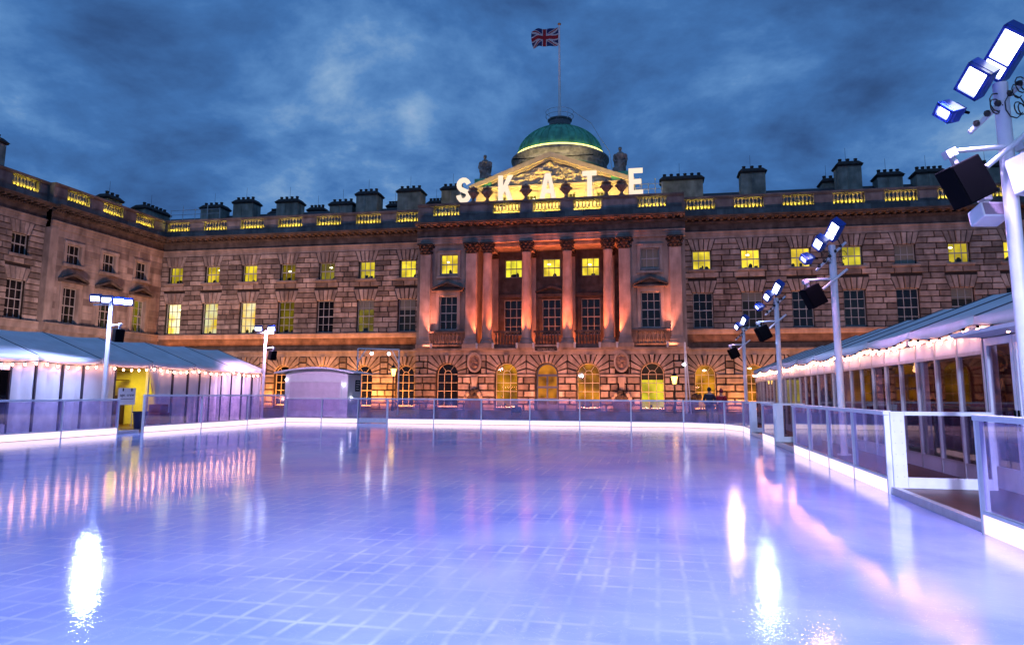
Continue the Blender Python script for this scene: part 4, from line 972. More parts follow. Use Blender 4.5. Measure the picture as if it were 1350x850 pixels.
# orange strips on the ground-floor ledge and at the foot of the wall
bar(-49.5, -22.6, 65.45, 6.1, 'strip_light', 'long orange light strip along the ledge of the left half', (0, .16, 1), 240*LG, (1, .25, .04))
bar(3.2, 34, 65.45, 6.1, 'strip_light', 'long orange light strip along the ledge of the right half', (0, .16, 1), 130*LG, (1, .25, .05))
bar(-38, -22.6, 64.6, .3, 'ground_strip_light', 'orange light strip on the ground below the left arches', (0, .35, 1), 1100*LG, (1, .33, .06))
bar(3.2, 20, 64.6, .3, 'ground_strip_light', 'orange light strip on the ground below the right arches', (0, .35, 1), 600*LG, (1, .33, .07))
bar(-21.4, 2.2, 62.4, .3, 'ground_strip_light', 'orange light strip on the ground before the middle arches', (0, .55, 1), 750*LG, (1, .31, .13))
bar(-21.0, -17.6, 63.75, 5.75, 'strip_light', 'pink light strip below the left pedimented window', (0, .12, 1), 26*LG, (1, .28, .16))
bar(-1.6, 1.8, 63.75, 5.75, 'strip_light', 'pink light strip below the right pedimented window', (0, .12, 1), 30*LG, (1, .28, .12))
# narrow uplights standing beside the column bases
for i, u in enumerate((-6.3, -4.8, -2.6, -1.1, 1.1, 2.6, 4.8, 6.3, -10.6, 10.6)):
    nm = ['left dark gap', 'first balcony, left end', 'first balcony, right end', 'middle balcony, left end', 'middle balcony, right end', 'last balcony, left end', 'last balcony, right end', 'right dark gap', 'far left pilaster', 'far right pilaster'][i]
    root = empty('uplight', (XC+u, 63.62, 5.6), label='small grey uplight on the stone ledge at the '+nm, cat='light', group='small uplights on the column ledge')
    q = MB(); q.box(-.05, .05, -.09, .42, -.05, .03); q.box(-.09, .09, -.09, .09, 0, .12); q.cyl((0, 0, .12), (0, .03, .42), .1, .12, 10); q.build('housing', 'alu', root)
    near = min((-5.55, -1.87, 1.87, 5.55, 7.03, -7.03, -11.45, 11.45), key=lambda c: abs(c-u))
    o = lamp('uplight_lamp', 'SPOT', (0, .02, .46), ((near-u)*1.0, .75, 7.5), 2100*LG, (1, .16, .05) if abs(u) < 7 else (1, .24, .14), spot_size=radians(44), spot_blend=.9, shadow_soft_size=.08); o.parent = root
# warm light inside the loggia
bar(XC-6, XC+6, 66.2, 5.75, 'strip_light', 'orange light strip on the loggia floor behind the columns', (0, .12, 1), 230*LG, (1, .17, .03))
# yellow flood on the pediment from behind the parapet
bar(XC-7.2, XC+7.2, 65.2, 18.6, 'strip_light', 'yellow light strip on the roof lighting the pediment', (0, .75, 1), 760*LG, (1, .62, .12), w=.2)
bar(XC-4, XC+4, 68.6, 24.8, 'strip_light', 'yellow light strip on the roof lighting the dome', (0, .9, .35), 110, (1, .85, .4))
# pink wash floods standing in the courtyard
for i, (x, y, tx, p, c) in enumerate(((-44, 52, -45, 3600, (1, .54, .42)), (-31, 52, -31, 3700, (1, .50, .38)), (-9.6, 50, -9.6, 1900, (1, .33, .24)), (7, 50, 8, 2200, (1, .47, .38)), (22, 50, 24, 2400, (1, .49, .41)), (-42, 46, -50.4, 3700, (1, .56, .47)))):
    lb_ = ['before the far left bays', 'before the left bays', 'before the middle', 'right of the middle', 'before the far right bays', 'facing the side range'][i]
    root = empty('wash_light', (x, y, 0), label='black wash light on the courtyard paving '+lb_, cat='light', group='wash lights in the courtyard')
    q = MB(); q.box(-.3, .3, -.15, .15, .2, .6); q.cyl((-.34, 0, 0), (-.34, 0, .45), .03); q.cyl((.34, 0, 0), (.34, 0, .45), .03); q.build('housing', 'black', root)
    tgt = (tx-x, 66-y, 11) if i != 5 else (-8.4, 10, 11)
    o = lamp('wash_lamp', 'SPOT', (0, 0, .7), tgt, p*LG, c, spot_size=radians(105), spot_blend=1, shadow_soft_size=.32); o.parent = root

# ------------------------------------------------------------------ rink barriers
def barrier(p0, p1, n, lb_, h=1.25, kick=True, group='clear-panelled rink barriers', rail_h=.07):
    p0, p1 = Vector((*p0, 0)), Vector((*p1, 0)); d = p1-p0; Ln = d.length; rz = math.atan2(d.y, d.x)
    root = empty('rink_barrier', p0, rz, lb_, 'barrier', group)
    q = MB(); q.box(-.03, Ln+.03, -.06, .06, h-rail_h, h); q.build('top_rail', 'white_metal', root, bevel=.012)
    for i in range(n+1):
        x = Ln*i/n; wd = .05 if 0 < i < n else .05
        q = MB(); q.box(x-wd/2, x+wd/2, -.045, .045, 0, h-rail_h-.002); q.build('post', 'white_metal', root)
    for i in range(n):
        a, b = Ln*i/n+.03, Ln*(i+1)/n-.03
        q = MB(); q.box(a, b, -.008, .008, .26 if kick else .1, h-rail_h-.01); q.build('clear_panel', 'acrylic', root)
        q = MB(); q.box(a, b, -.04, .04, .215, .25); q.build('lower_rail', 'white_metal', root)
        if kick: q = MB(); q.box(a, b, -.035, .035, .012, .212); q.build('kick_board', 'kick', root)
        else: q = MB(); q.box(a, b, -.03, .03, .02, .21); q.build('kick_board', 'white_metal', root)
    return root
barrier((-19.02, 13.0), (-19.02, 23.1), 4, 'rink barrier at far left in front of the blue-lit marquee wall')
barrier((-18.9, 24.3), (-18.9, 34.9), 3, 'tall rink barrier left of the corner, beyond the gap by the bin', h=1.4)
barrier((-18.85, 35), (-14.9, 35), 2, 'rink barrier in front of the white kiosk shutter')
barrier((-14.9, 35.02), (-13.35, 35.02), 1, 'rink gate without a lit kick board, near the kiosk', kick=False)
barrier((-13.3, 35), (1.2, 35), 6, 'long rink barrier across the far end before the arches')
barrier((1.2, 35), (2.95, 33.9), 1, 'first angled rink barrier panel of the far right corner')
barrier((2.95, 33.9), (3.53, 31.8), 1, 'second angled rink barrier panel of the far right corner')
barrier((3.53, 31.8), (3.53, 29.6), 1, 'short rink barrier just past the far right corner')
barrier((3.53, 26.2), (3.53, 23.6), 1, 'single rink barrier panel between the two far right gates')
barrier((3.53, 20.4), (3.53, 12.45), 4, 'long rink barrier along the right side, four panels', h=1.27)
barrier((3.53, 9.1), (3.53, 3.0), 2, 'nearest rink barrier at the right edge of the photo', h=1.3)
# open gates across the walkway with a threshold on the ice edge
def gate(x0, x1, y, lb_, ya):
    root = empty('open_gate', (x0, y, .1), 0, lb_, 'gate', 'gates standing open across the walkway')
    w = x1-x0; q = MB(); q.box(0, .2, -.03, .03, -.09, 1.16); q.build('wide_post', 'white_metal', root, bevel=.006)
    if y < 13:
        for k_ in range(7):
            for dx_ in (.05, .15): q = MB(); q.ball((dx_, -.032, .0+k_*.17), .007, 6, 4); q.build('rivet', 'alu', root)
    q = MB(); q.box(.2, w, -.04, .04, 1.1, 1.16); q.box(w-.07, w, -.03, .03, 0, 1.1); q.box(.2, w-.07, -.035, .035, .0, .16); q.build('frame', 'white_metal', root, bevel=.006)
    q = MB(); q.box(.2, w-.07, -.005, .005, .17, 1.09); q.build('clear_panel', 'tentglass', root)
    th = MB(); th.box(x0-.04, x0+.06, ya, y, 0, .115); o = th.build('threshold', 'alu', bevel=.01); tag(o, 'low aluminium threshold on the ice edge, '+lb_.split(',')[-1].strip(), 'threshold', 'gate thresholds')
gate(3.56, 5.0, 12.4, 'open gate frame across the walkway, nearest opening', 9.15)
gate(3.56, 4.4, 23.55, 'open gate frame across the walkway, middle opening', 20.45)
gate(3.56, 4.4, 29.55, 'open gate frame across the walkway, farthest opening', 26.25)
th = MB(); th.box(-19.1, -19.0, 23.15, 24.25, 0, .11); o = th.build('threshold', 'alu', bevel=.01); tag(o, 'low white threshold in the gap beside the blue bin', 'threshold', 'gate thresholds')
for x, y, l_ in ((3.95, 22.2, 'grey-blue cabinet inside the middle opening of the right barrier'), (4.0, 28.3, 'grey-blue cabinet inside the farthest opening of the right barrier')):
    q = MB(); q.box(x, x+.6, y, y+.7, .1, .95); q.box(x-.02, x+.62, y-.02, y+.72, .95, 1.0); q.box(x+.05, x+.55, y-.012, y, .15, .9); o = q.build('cabinet', 'cabinet', bevel=.01); tag(o, l_, 'cabinet')

# ------------------------------------------------------------------ marquees
def marquee(xw, s, y0, y1, eave, ridge, lb_, glazed, door=None):
    root = empty('marquee', (xw, y0, 0), 0, lb_, 'marquee')
    R_ = 2.8; n = round((y1-y0)/3.08); bay = (y1-y0)/n; f = lambda x: s*x        # local x outwards from the rink
    q = MB(); m_ = 8; k_ = 10
    for b in range(n):
        for side in (0, 1):
            vs = []
            for j in range(m_+1):
                ty = j/m_; sag = .10*sin(pi*ty)
                for i in range(k_+1):
                    tx = i/k_; x = (-.08+(R_+.08)*tx) if side == 0 else (2*R_+.08-(R_+.08)*tx)
                    z = eave+(ridge-eave)*tx-sag*(.25+.75*sin(pi*min(1, tx*.75)))
                    vs.append((f(x), b*bay+ty*bay, z))
            q.add(vs, [((j*(k_+1)+i), (j*(k_+1)+i+1), ((j+1)*(k_+1)+i+1), ((j+1)*(k_+1)+i)) for j in range(m_) for i in range(k_)])
    q.build('roof', 'pvc', root, smooth=True)
    for b in range(n+1):
        for side in (0, 1):
            xa = -.09 if side == 0 else 2*R_+.09
            q = MB(); q.cyl((f(xa), b*bay, eave), (f(R_), b*bay, ridge+.004), .018, seg=6); q.build('roof_seam', 'seam', root)
    q = MB(); vs = []
    for b in range(n):
        vs = []
        for j in range(m_+1): ty = j/m_; yy_ = b*bay+ty*bay; zz_ = eave-.10*.25*sin(pi*ty); vs += [(f(-.09), yy_, zz_), (f(-.11-.02*sin(ty*19)), yy_, eave-.27-.03*sin(pi*ty))]
        q.add(vs, [(2*j, 2*j+1, 2*j+3, 2*j+2) for j in range(m_)])
    o = q.build('valance', 'pvcwall', root, smooth=True); sm = o.modifiers.new('s', 'SOLIDIFY'); sm.thickness = .01
    # gables
    for yy_ in (0, y1-y0):
        q = MB(); ya, yb_ = yy_-.02, yy_+.02; P = [(0, 0), (2*R_, 0), (2*R_, eave), (R_, ridge), (0, eave)]
        if yy_ == 0: P = [(0, eave), (2*R_, eave), (R_, ridge)]
        q.add([(f(x), ya, z) for x, z in P]+[(f(x), yb_, z) for x, z in P], [tuple(range(len(P))), tuple(range(2*len(P)-1, len(P)-1, -1))]); q.build('gable', 'pvcwall', root)
    q = MB(); q.box(*sorted((f(.02), f(2*R_))), 0, y1-y0, .0, .06); q.build('floor', 'decking', root)
    q = MB(); q.box(*sorted((f(2*R_-.02), f(2*R_+.02))), 0, y1-y0, 0.06, eave); q.build('rear_wall', 'interior' if glazed else 'pvcwall', root)
    for b in range(n+1):
        q = MB(); q.box(*sorted((f(.06), f(.18))), b*bay-.055, b*bay+.055, 0.06, eave-.05); q.build('leg', 'white_metal', root)
    return root, n, bay
# right marquee, glazed
rm, n_, bay_ = marquee(5.24, 1, 10.0, 41.0, 2.8, 3.93, 'long glazed marquee with festoon lights along the right side', True)
zt = 2.53
for k in range(27):
    yy_ = 13.05-10+k*1.04
    q = MB(); q.box(-.03, .03, yy_+.03, yy_+1.01, 2.24, zt-.02); q.build('fabric_panel', 'pvcwall', rm)
    q = MB(); q.box(-.006, .006, yy_+.04, yy_+1.0, .36, 2.18); q.build('glass_panel', 'tentglass', rm)
    q = MB(); q.box(-.03, .03, yy_+.03, yy_+1.01, .08, .34); q.build('kick_panel', 'pvcwall', rm)
    q = MB(); q.box(-.045, .045, yy_-.03, yy_+.03, .06, zt); q.build('mullion', 'alu', rm)
q = MB(); q.box(-.04, .04, 13.05-10, 31.0, 2.18, 2.24); q.build('transom', 'alu', rm); q = MB(); q.box(-.04, .04, 13.05-10, 31.0, .34, .36); q.build('transom', 'alu', rm)
q = MB(); q.box(0, 5.6, -.02, .02, .06, 2.8); q.build('end_panel', 'tentglass', rm)
for k in range(2):                                # double door near the camera
    a = 1.05+k*.97; q = MB(); q.box(-.04, .04, a, a+.09, .08, 2.42); q.box(-.04, .04, a+.86, a+.95, .08, 2.42); q.box(-.04, .04, a+.09, a+.86, .08, .42); q.box(-.04, .04, a+.09, a+.86, 2.3, 2.42)
    do = q.build('door', 'white_metal', rm, bevel=.006); q = MB(); q.box(-.006, .006, a+.09, a+.86, .42, 2.3); q.build('pane', 'tentglass', do)
    q = MB(); q.cyl((-.06, a+.9 if k == 0 else a+.05, 1.0), (-.06, a+.9 if k == 0 else a+.05, 1.3), .015); q.build('handle', 'black', do)
q = MB(); q.box(-.5, .02, .8, 3.05, 2.44, 2.5); q.build('door_canopy', 'white_metal', rm)
# inside the right marquee
q = MB(); q.box(5.3, 5.34, 0, 31, .1, 2.5); 
for k in range(10): q.box(5.2, 5.3, 1+k*2.8, 1.9+k*2.8, .1, 2.5)
q.build('lining', 'maroon', rm)
for k in range(9):
    y = 12.0+k*2.9; x = 6.7+(k % 3)*.9
    t_ = empty('cafe_table', (x, y, .06), 0, ['round cafe table just inside the glass doors', 'round cafe table second from the glass doors', 'round cafe table third from the glass doors', 'round cafe table fourth from the glass doors', 'round cafe table fifth from the glass doors', 'round cafe table fourth from the far gable', 'round cafe table third from the far gable', 'round cafe table second from the far gable', 'round cafe table by the far gable'][k]+' of the glazed marquee', 'table', 'cafe tables in the glazed marquee')
    q = MB(); q.lathe([(.45, .7), (.45, .74)], 0, 0, 20); q.build('tabletop', 'maroon', t_); q = MB(); q.cyl((0, 0, 0), (0, 0, .7), .04); q.lathe([(.25, 0), (.25, .03)], 0, 0, 14); q.build('pedestal', 'black', t_)
    t_ = empty('pendant_lamp', (x, y, 2.35), 0, ['small glowing lamp hung just inside the glass doors', 'small glowing lamp hung second from the glass doors', 'small glowing lamp hung third from the glass doors', 'small glowing lamp hung fourth from the glass doors', 'small glowing lamp hung fifth from the glass doors', 'small glowing lamp hung fourth from the far gable', 'small glowing lamp hung third from the far gable', 'small glowing lamp hung second from the far gable', 'small glowing lamp hung by the far gable'][k], 'lamp', 'lamps in the glazed marquee')
    q = MB(); q.ball((0, 0, 0), .09, 10, 6, (1, 1, .8)); q.build('globe', 'pendant_glow', t_); q = MB(); q.cyl((0, 0, .07), (0, 0, 1.3-.09*abs(x-8.0)*4), .01, seg=4); q.build('cord', 'black', t_)
# festoon strings
PB = 3.1
def festoon(x, y0, y1, z, step, lb_, sgn):
    root = empty('festoon_light', (x, y0, z), 0, lb_, 'string lights'); pts = []; y = y0; i = 0; P = []
    def hang(y): u = ((y-y0) % PB)/PB; return z-.10*sin(pi*u)
    while y <= y1: P.append((x, y, hang(y))); y += .25
    q = MB(); q.tube([(a-x, b-y0, c-z) for a, b, c in P], .014, 5); q.build('cable', 'cable', root)
    y = y0+.2; bm = None
    while y < y1:
        dx_ = -sgn*(.02+.03*rnd.random())
        if bm is None:
            q = MB(); q.ball((0, 0, 0), .036, 10, 6, (1, 1, 1.25)); bm = q.build('bulb', 'bulb', root); q = MB(); q.cyl((0, 0, .035), (0, 0, .085), .024, seg=8); sk = q.build('socket', 'black', bm); b_ = bm
        else:
            b_ = bm.copy(); COL.objects.link(b_); k = sk.copy(); COL.objects.link(k); k.parent = b_
        b_.parent = root; b_.location = (dx_, y-y0, hang(y)-z-.09); y += step*(1+rnd.uniform(-.06, .06))
festoon(5.10, 10.0, 40.9, 2.66, .52, 'festoon of warm bulbs along the eave of the glazed right marquee', 1)
# left marquee, fabric walls
lm, n_, bay_ = marquee(-21.8, -1, 16.1, 37.42, 2.79, 3.9, 'white fabric-walled marquee with festoon lights along the left side', False)
YS = [16.1, 17.1, 18.1, 19.1, 20.15, 21.2, 22.25, 23.45, 24.45, 25.6, 26.15, None, 28.75, 29.8, 30.9, 31.8, 32.65, 33.6, 34.5, 35.5, 36.5, 37.4]
for k in range(len(YS)-1):
    if YS[k] is None: continue
    la = YS[k]-16.1
    q = MB(); q.box(-.045, .045, la-.03, la+.03, .06, 2.55); q.build('mullion', 'seam', lm)
    if YS[k+1] is None: continue
    wd = YS[k+1]-YS[k]
    if k == 4:
        q = MB(); q.box(-.006, .006, la+.06, la+wd-.06, .4, 2.2); q.build('glass_panel', 'tentglass', lm); q = MB(); q.box(-.03, .03, la+.04, la+wd-.04, 2.22, 2.54); q.build('fabric_panel', 'pvcwall', lm); q = MB(); q.box(-.03, .03, la+.04, la+wd-.04, .06, .38); q.build('fabric_panel', 'pvcwall', lm)
    else:
        q = MB(); vs = []; m_ = 8
        for j in range(m_+1): t_ = j/m_; w_ = .02*sin(t_*11+k)+.015*sin(t_*23); vs += [(w_, la+.03+(wd-.06)*t_, .06), (w_*1.3, la+.03+(wd-.06)*t_, 2.54)]
        q.add(vs, [(2*j, 2*j+1, 2*j+3, 2*j+2) for j in range(m_)]); q.build('fabric_panel', 'pvcwall', lm, smooth=True)
# room behind the opening: yellow walls, inner door, shelf, lamp
q = MB(); q.box(-2.62, -2.55, 9.60, 13.20, .06, 2.62, .5); q.box(-2.55, -.1, 13.12, 13.20, .06, 2.62); q.box(-2.55, -.1, 9.60, 9.68, .06, 2.62); q.box(-2.6, -.1, 9.60, 13.20, 2.62, 2.66); q.build('inner_wall', 'yellowwall', lm)
q = MB(); q.box(-2.55, -2.5, 10.40, 11.50, .06, 2.1); do = q.build('inner_door', 'yellowwall', lm); q = MB(); q.ball((-2.46, 11.35, 1.1), .04); q.build('handle', 'black', do)
q = MB(); q.box(-2.55, -1.9, 11.95, 13.05, .06, 1.35); q.build('dark_counter', 'interior', lm)
q = MB(); q.box(-2.1, -2.0+.3, 12.00, 13.00, 2.0, 2.04); q.box(-2.3, -2.0+.3, 12.00, 13.00, 2.4, 2.44); q.build('shelf', 'decking', lm)
d = bpy.data.lights.new('room_lamp', 'AREA'); d.size = .8; d.energy = 90; d.color = (1, .78, .05); o = bpy.data.objects.new('room_lamp', d); COL.objects.link(o); o.parent = lm; o.location = (-1.4, 11.40, 2.55)
# pulled back door curtain
q = MB(); m_ = 10; vs = []
for j in range(m_+1):
    t_ = j/m_; z = 2.62-2.3*t_; r_ = .75-.62*sin(pi*min(1, t_*1.25)/2) if t_ < .8 else .13+.5*(t_-.8)*3
    for i in range(9): u = i/8; vs.append((.12*sin(u*16+t_*2)*(.5+.3*sin(3*t_))+.08, 12.55-r_*u+.05, z))
q.add(vs, [(j*9+i, j*9+i+1, (j+1)*9+i+1, (j+1)*9+i) for j in range(m_) for i in range(8)]); o = q.build('door_curtain', 'pvcwall', lm, smooth=True); sm = o.modifiers.new('s', 'SOLIDIFY'); sm.thickness = .012
PB = 3.046; festoon(-21.62, 16.1, 37.4, 2.58, .48, 'festoon of warm bulbs along the eave of the white left marquee', -1)
# board clipped up at the opening
sb = empty('notice_board', (-21.3, 26.3, .08), radians(75), 'white lettered board on a stand at the left marquee opening', 'sign')
q = MB(); q.box(-.45, .45, -.02, .02, 1.05, 1.85); q.build('board', 'paper', sb); q = MB(); q.box(-.25, -.19, -.03, -.02, 1.7, 1.84); q.box(.2, .26, -.03, -.02, 1.7, 1.84); q.build('clip', 'black', sb)
q = MB(); q.cyl((-.35, 0, 0), (-.35, 0, 1.05), .02); q.cyl((.35, 0, 0), (.35, 0, 1.05), .02); q.build('stand', 'alu', sb)
sb.scale = (.85, .85, .85)
text('age  crew', (0, -.024, 1.52), .19, 'text', sb); q = MB(); q.box(-.4, .36, -.024, -.02, 1.32, 1.345); q.build('rule', 'text', sb)
q = MB(); q.lathe([(.2, 0), (.26, .6), (.29, .62), (.29, .66), (.24, .66), (.19, .05)], 0, 0, 20); o = q.build('plastic_bin', 'bin', smooth=True); o.location = (-19.9, 25.4, .08); tag(o, 'blue plastic bin standing in the left barrier gap', 'bin')
q = MB(); q.box(-.35, .35, -.3, .3, 0, .55); q.box(-.3, .3, -.25, .25, .55, .9); o = q.build('storage_crate', 'maroon', bevel=.03); o.location = (-21.0, 27.9, .08); tag(o, 'dark red crate behind the blue bin by the left marquee', 'crate')

# ------------------------------------------------------------------ kiosk
kk = empty('kiosk', (-22.8, 42, 0), 0, 'white kiosk with a closed pink shutter and curved roof', 'kiosk')
q = MB(); q.box(0, 4.2, 0, 2.1, 0, 2.65); q.build('body', 'kiosk', kk, bevel=.02)
q = MB(); q.box(.35, 3.7, -.03, 0, .4, 2.15)
for i in range(1, 14): q.box(.35, 3.7, -.045, -.03, .4+i*.125, .41+i*.125)
q.build('shutter', 'shutter', kk); q = MB(); q.box(.25, 3.8, -.08, -.03, 2.15, 2.25); q.box(.25, .35, -.06, 0, .4, 2.15); q.box(3.7, 3.8, -.06, 0, .4, 2.15); q.build('shutter_frame', 'white_metal', kk)
q = MB(); vs = []
for i in range(13): x = -.5+5.3*i/12; z = 2.68+.32*sin(pi*i/12); vs += [(x, -.5, z), (x, 2.5, z), (x, -.5, z+.05), (x, 2.5, z+.05)]
q.add(vs, [f_ for i in range(12) for f_ in ((4*i, 4*i+4, 4*i+5, 4*i+1), (4*i+2, 4*i+3, 4*i+7, 4*i+6), (4*i, 4*i+2, 4*i+6, 4*i+4), (4*i+1, 4*i+5, 4*i+7, 4*i+3))]+[(0, 1, 3, 2), (48, 50, 51, 49)]); q.build('roof', 'pvc', kk)
q = MB(); P = [(0, 2.64)]+[(4.2, 2.64)]+[(-.5+5.3*i/12, 2.67+.32*sin(pi*i/12)) for i in range(10, 1, -1)]
q.prism(P, .01, 2.09); q.build('gable', 'kiosk', kk)
q = MB()
for i in range(12): q.prism([(-.5+5.3*i/12, 2.66+.32*sin(pi*i/12)), (-.5+5.3*(i+1)/12, 2.66+.32*sin(pi*(i+1)/12)), (-.5+5.3*(i+1)/12, 2.76+.32*sin(pi*(i+1)/12)), (-.5+5.3*i/12, 2.76+.32*sin(pi*i/12))], -.53, -.5)
q.build('fascia', 'white_metal', kk)
q = MB(); q.box(4.2, 4.23, 1.1, 1.8, 1.6, 2.3); so = q.build('sign', 'black', kk)
for i, w_ in enumerate((.6, .66, .5, .56)): q = MB(); q.box(4.23, 4.24, 1.18, 1.18+w_*.8, 2.16-i*.15, 2.21-i*.15); q.build('line', 'paper', so)
for x_, y_, z_ in ((.1, -.08, 2.3), (3.95, -.08, 2.0), (4.28, .45, 1.2)):
    q = MB(); q.ball((x_, y_, z_), .06, 8, 5); q.build('wall_lamp', 'ledsmall', kk)

# truss goal post with two spotlights
tr = empty('truss_frame', (-20.6, 48, 0), radians(28), 'slim white goalpost truss with two spotlights beside the kiosk', 'truss')
q = MB()
for x_ in (0, 2.9): q.cyl((x_, 0, 0), (x_, 0, 4.6), .05, seg=8)
q.build('post', 'white_metal', tr); q = MB(); q.cyl((0, 0, 4.6), (2.9, 0, 4.6), .05, seg=8); q.cyl((0, 0, 3.6), (.55, 0, 4.55), .035, seg=6); q.cyl((2.9, 0, 3.6), (2.4, 0, 4.55), .035, seg=6); q.build('crossbar', 'white_metal', tr)
for x_, p_ in ((.95, 0), (2.15, 1)):
    q = MB(); q.cyl((x_, -.1, 4.3), (x_, .12, 4.4), .13, .1); q.cyl((x_, 0, 4.35), (x_, 0, 4.58), .02); so = q.build('spotlight', 'black', tr); q = MB(); q.ball((x_, -.14, 4.27), .11, 10, 6, (1, .6, 1)); q.build('lens', 'ledsmall', so)
# slim pole at the right and lantern posts
sp_ = empty('camera_pole', (2.3, 60, 0), 0, 'slim pale pole with a small bright lamp, right of the middle arches', 'pole')
q = MB(); q.cyl((0, 0, 0), (0, 0, 5.7), .09, .07, 10); q.cyl((.35, 0, 0), (.06, 0, 5.0), .05, .04, 8); q.build('pole', 'white_metal', sp_); q = MB(); q.ball((-.12, -.1, 3.9), .12, 8, 6, (1.2, 1, .7)); q.build('lamp', 'ledsmall', sp_)
for x_, y_, h_, l_ in ((1.45, 62, 3.3, 'lit lantern on a black post by the right-hand arches'), (-22.4, 60, 3.9, 'lit lantern on a black post right of the kiosk')):
    lp = empty('lantern_post', (x_, y_, 0), 0, l_, 'street lamp', 'lantern posts before the palace')
    q = MB(); q.lathe([(.16, 0), (.16, .2), (.08, .4), (.06, h_-1.0), (.1, h_-.95)], 0, 0, 10); q.build('post', 'iron', lp)
    q = MB(); q.lathe([(.13, h_-.92), (.26, h_-.3)], 0, 0, 6); q.build('lantern_glass', 'lamp_glass', lp)
    q = MB(); q.lathe([(.32, h_-.3), (.1, h_-.05), (.05, h_+.05), (.02, h_+.25)], 0, 0, 6)
    for i in range(6): a = 2*pi*i/6; q.cyl((.135*cos(a), .135*sin(a), h_-.93), (.27*cos(a), .27*sin(a), h_-.3), .015, seg=4)
    q.build('lantern_cap', 'iron', lp)
# ornaments on the paving before the right arches
q = MB(); q.box(-.6, .6, -.3, .3, 0, 1.1)
for i in range(8): q.ball((rnd.uniform(-.5, .5), -.2, 1.1+rnd.uniform(0, .4)), rnd.uniform(.14, .26), 8, 5)
for s in (-1, 1): q.ball((s*.7, -.3, 1.3), .25, 8, 6, (.8, .8, 1.2))
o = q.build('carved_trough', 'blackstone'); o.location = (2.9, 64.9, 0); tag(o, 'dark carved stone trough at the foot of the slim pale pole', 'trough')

# ------------------------------------------------------------------ floodlight masts
def frame_from(nrm, lng):
    n_ = Vector(nrm).normalized(); a = Vector(lng).normalized(); a = (a-n_*a.dot(n_)).normalized(); b = n_.cross(a); return a, b, n_
def head(root, c, nrm, lng, w, h, split=None, led='led'):
    a, b, n_ = frame_from(nrm, lng); c = Vector(c)
    q = MB(); q.obox(c-n_*.09, a, b, n_, w/2+.035, h/2+.035, .08)
    vs = [c-n_*.17+a*i*(w/2+.02)+b*j*(h/2+.02) for i, j in ((-1, -1), (1, -1), (1, 1), (-1, 1))]+[c-n_*.30+a*i*w*.3+b*j*h*.3 for i, j in ((-1, -1), (1, -1), (1, 1), (-1, 1))]
    q.add(vs, [(4, 5, 6, 7), (0, 4, 7, 3), (1, 2, 6, 5), (0, 1, 5, 4), (2, 3, 7, 6)])
    for k in range(5): q.obox(c-n_*.2+a*(k-2)*w*.17, a, b, n_, .008, h/2*.9, .09)
    o = q.build('floodlight', 'bluebody', root, bevel=.008)
    q = MB(); nx, ny = max(3, round(w/.07)), max(2, round(h/.07))
    q.obox(c+n_*(-.006), a, b, n_, w/2, h/2, .004)
    q.build('led_face', led, o)
    q = MB()
    parts = [0]+(split or [])
    for e in (1, -1): q.obox(c+n_*.01+b*e*(h/2+.012), a, b, n_, w/2+.03, .018, .03); q.obox(c+n_*.01+a*e*(w/2+.012), a, b, n_, .018, h/2+.03, .03)
    for s_ in (split or []): q.obox(c+a*s_*w, a, b, n_, .012, h/2, .02)
    q.build('bezel', 'bluebody', o)
    q = MB(); q.cyl(c-n_*.2-b*.0, c-n_*.42-Vector((0, 0, .08)), .02, seg=6); q.build('yoke', 'black', o)
    return o
def speaker(loc, lb_, mtl='black', tilt=(0, 0, 0), sz=(.36, .34, .56), cat='speaker', grp='loudspeakers clamped to the masts'):
    root = empty('loudspeaker', loc, 0, lb_, cat, grp); root.rotation_euler = tilt
    w, d_, h = sz; q = MB(); q.prism([(-w/2, -h/2), (w/2, -h/2), (w/2, h/2), (-w/2, h/2)], -d_/2, d_/2)
    q.build('cabinet', mtl, root, bevel=.015)
    q = MB(); q.box(-w/2+.02, w/2-.02, -d_/2-.012, -d_/2-.001, -h/2+.02, h/2-.02); q.build('grille', 'grille' if mtl != 'black' else 'black', root)
    q = MB(); q.box(-.03, .03, -.03, .03, h/2-.004, h/2+.12); q.box(-.07, .07, -.05, .05, h/2+.10, h/2+.2); q.build('clamp', 'alu', root)
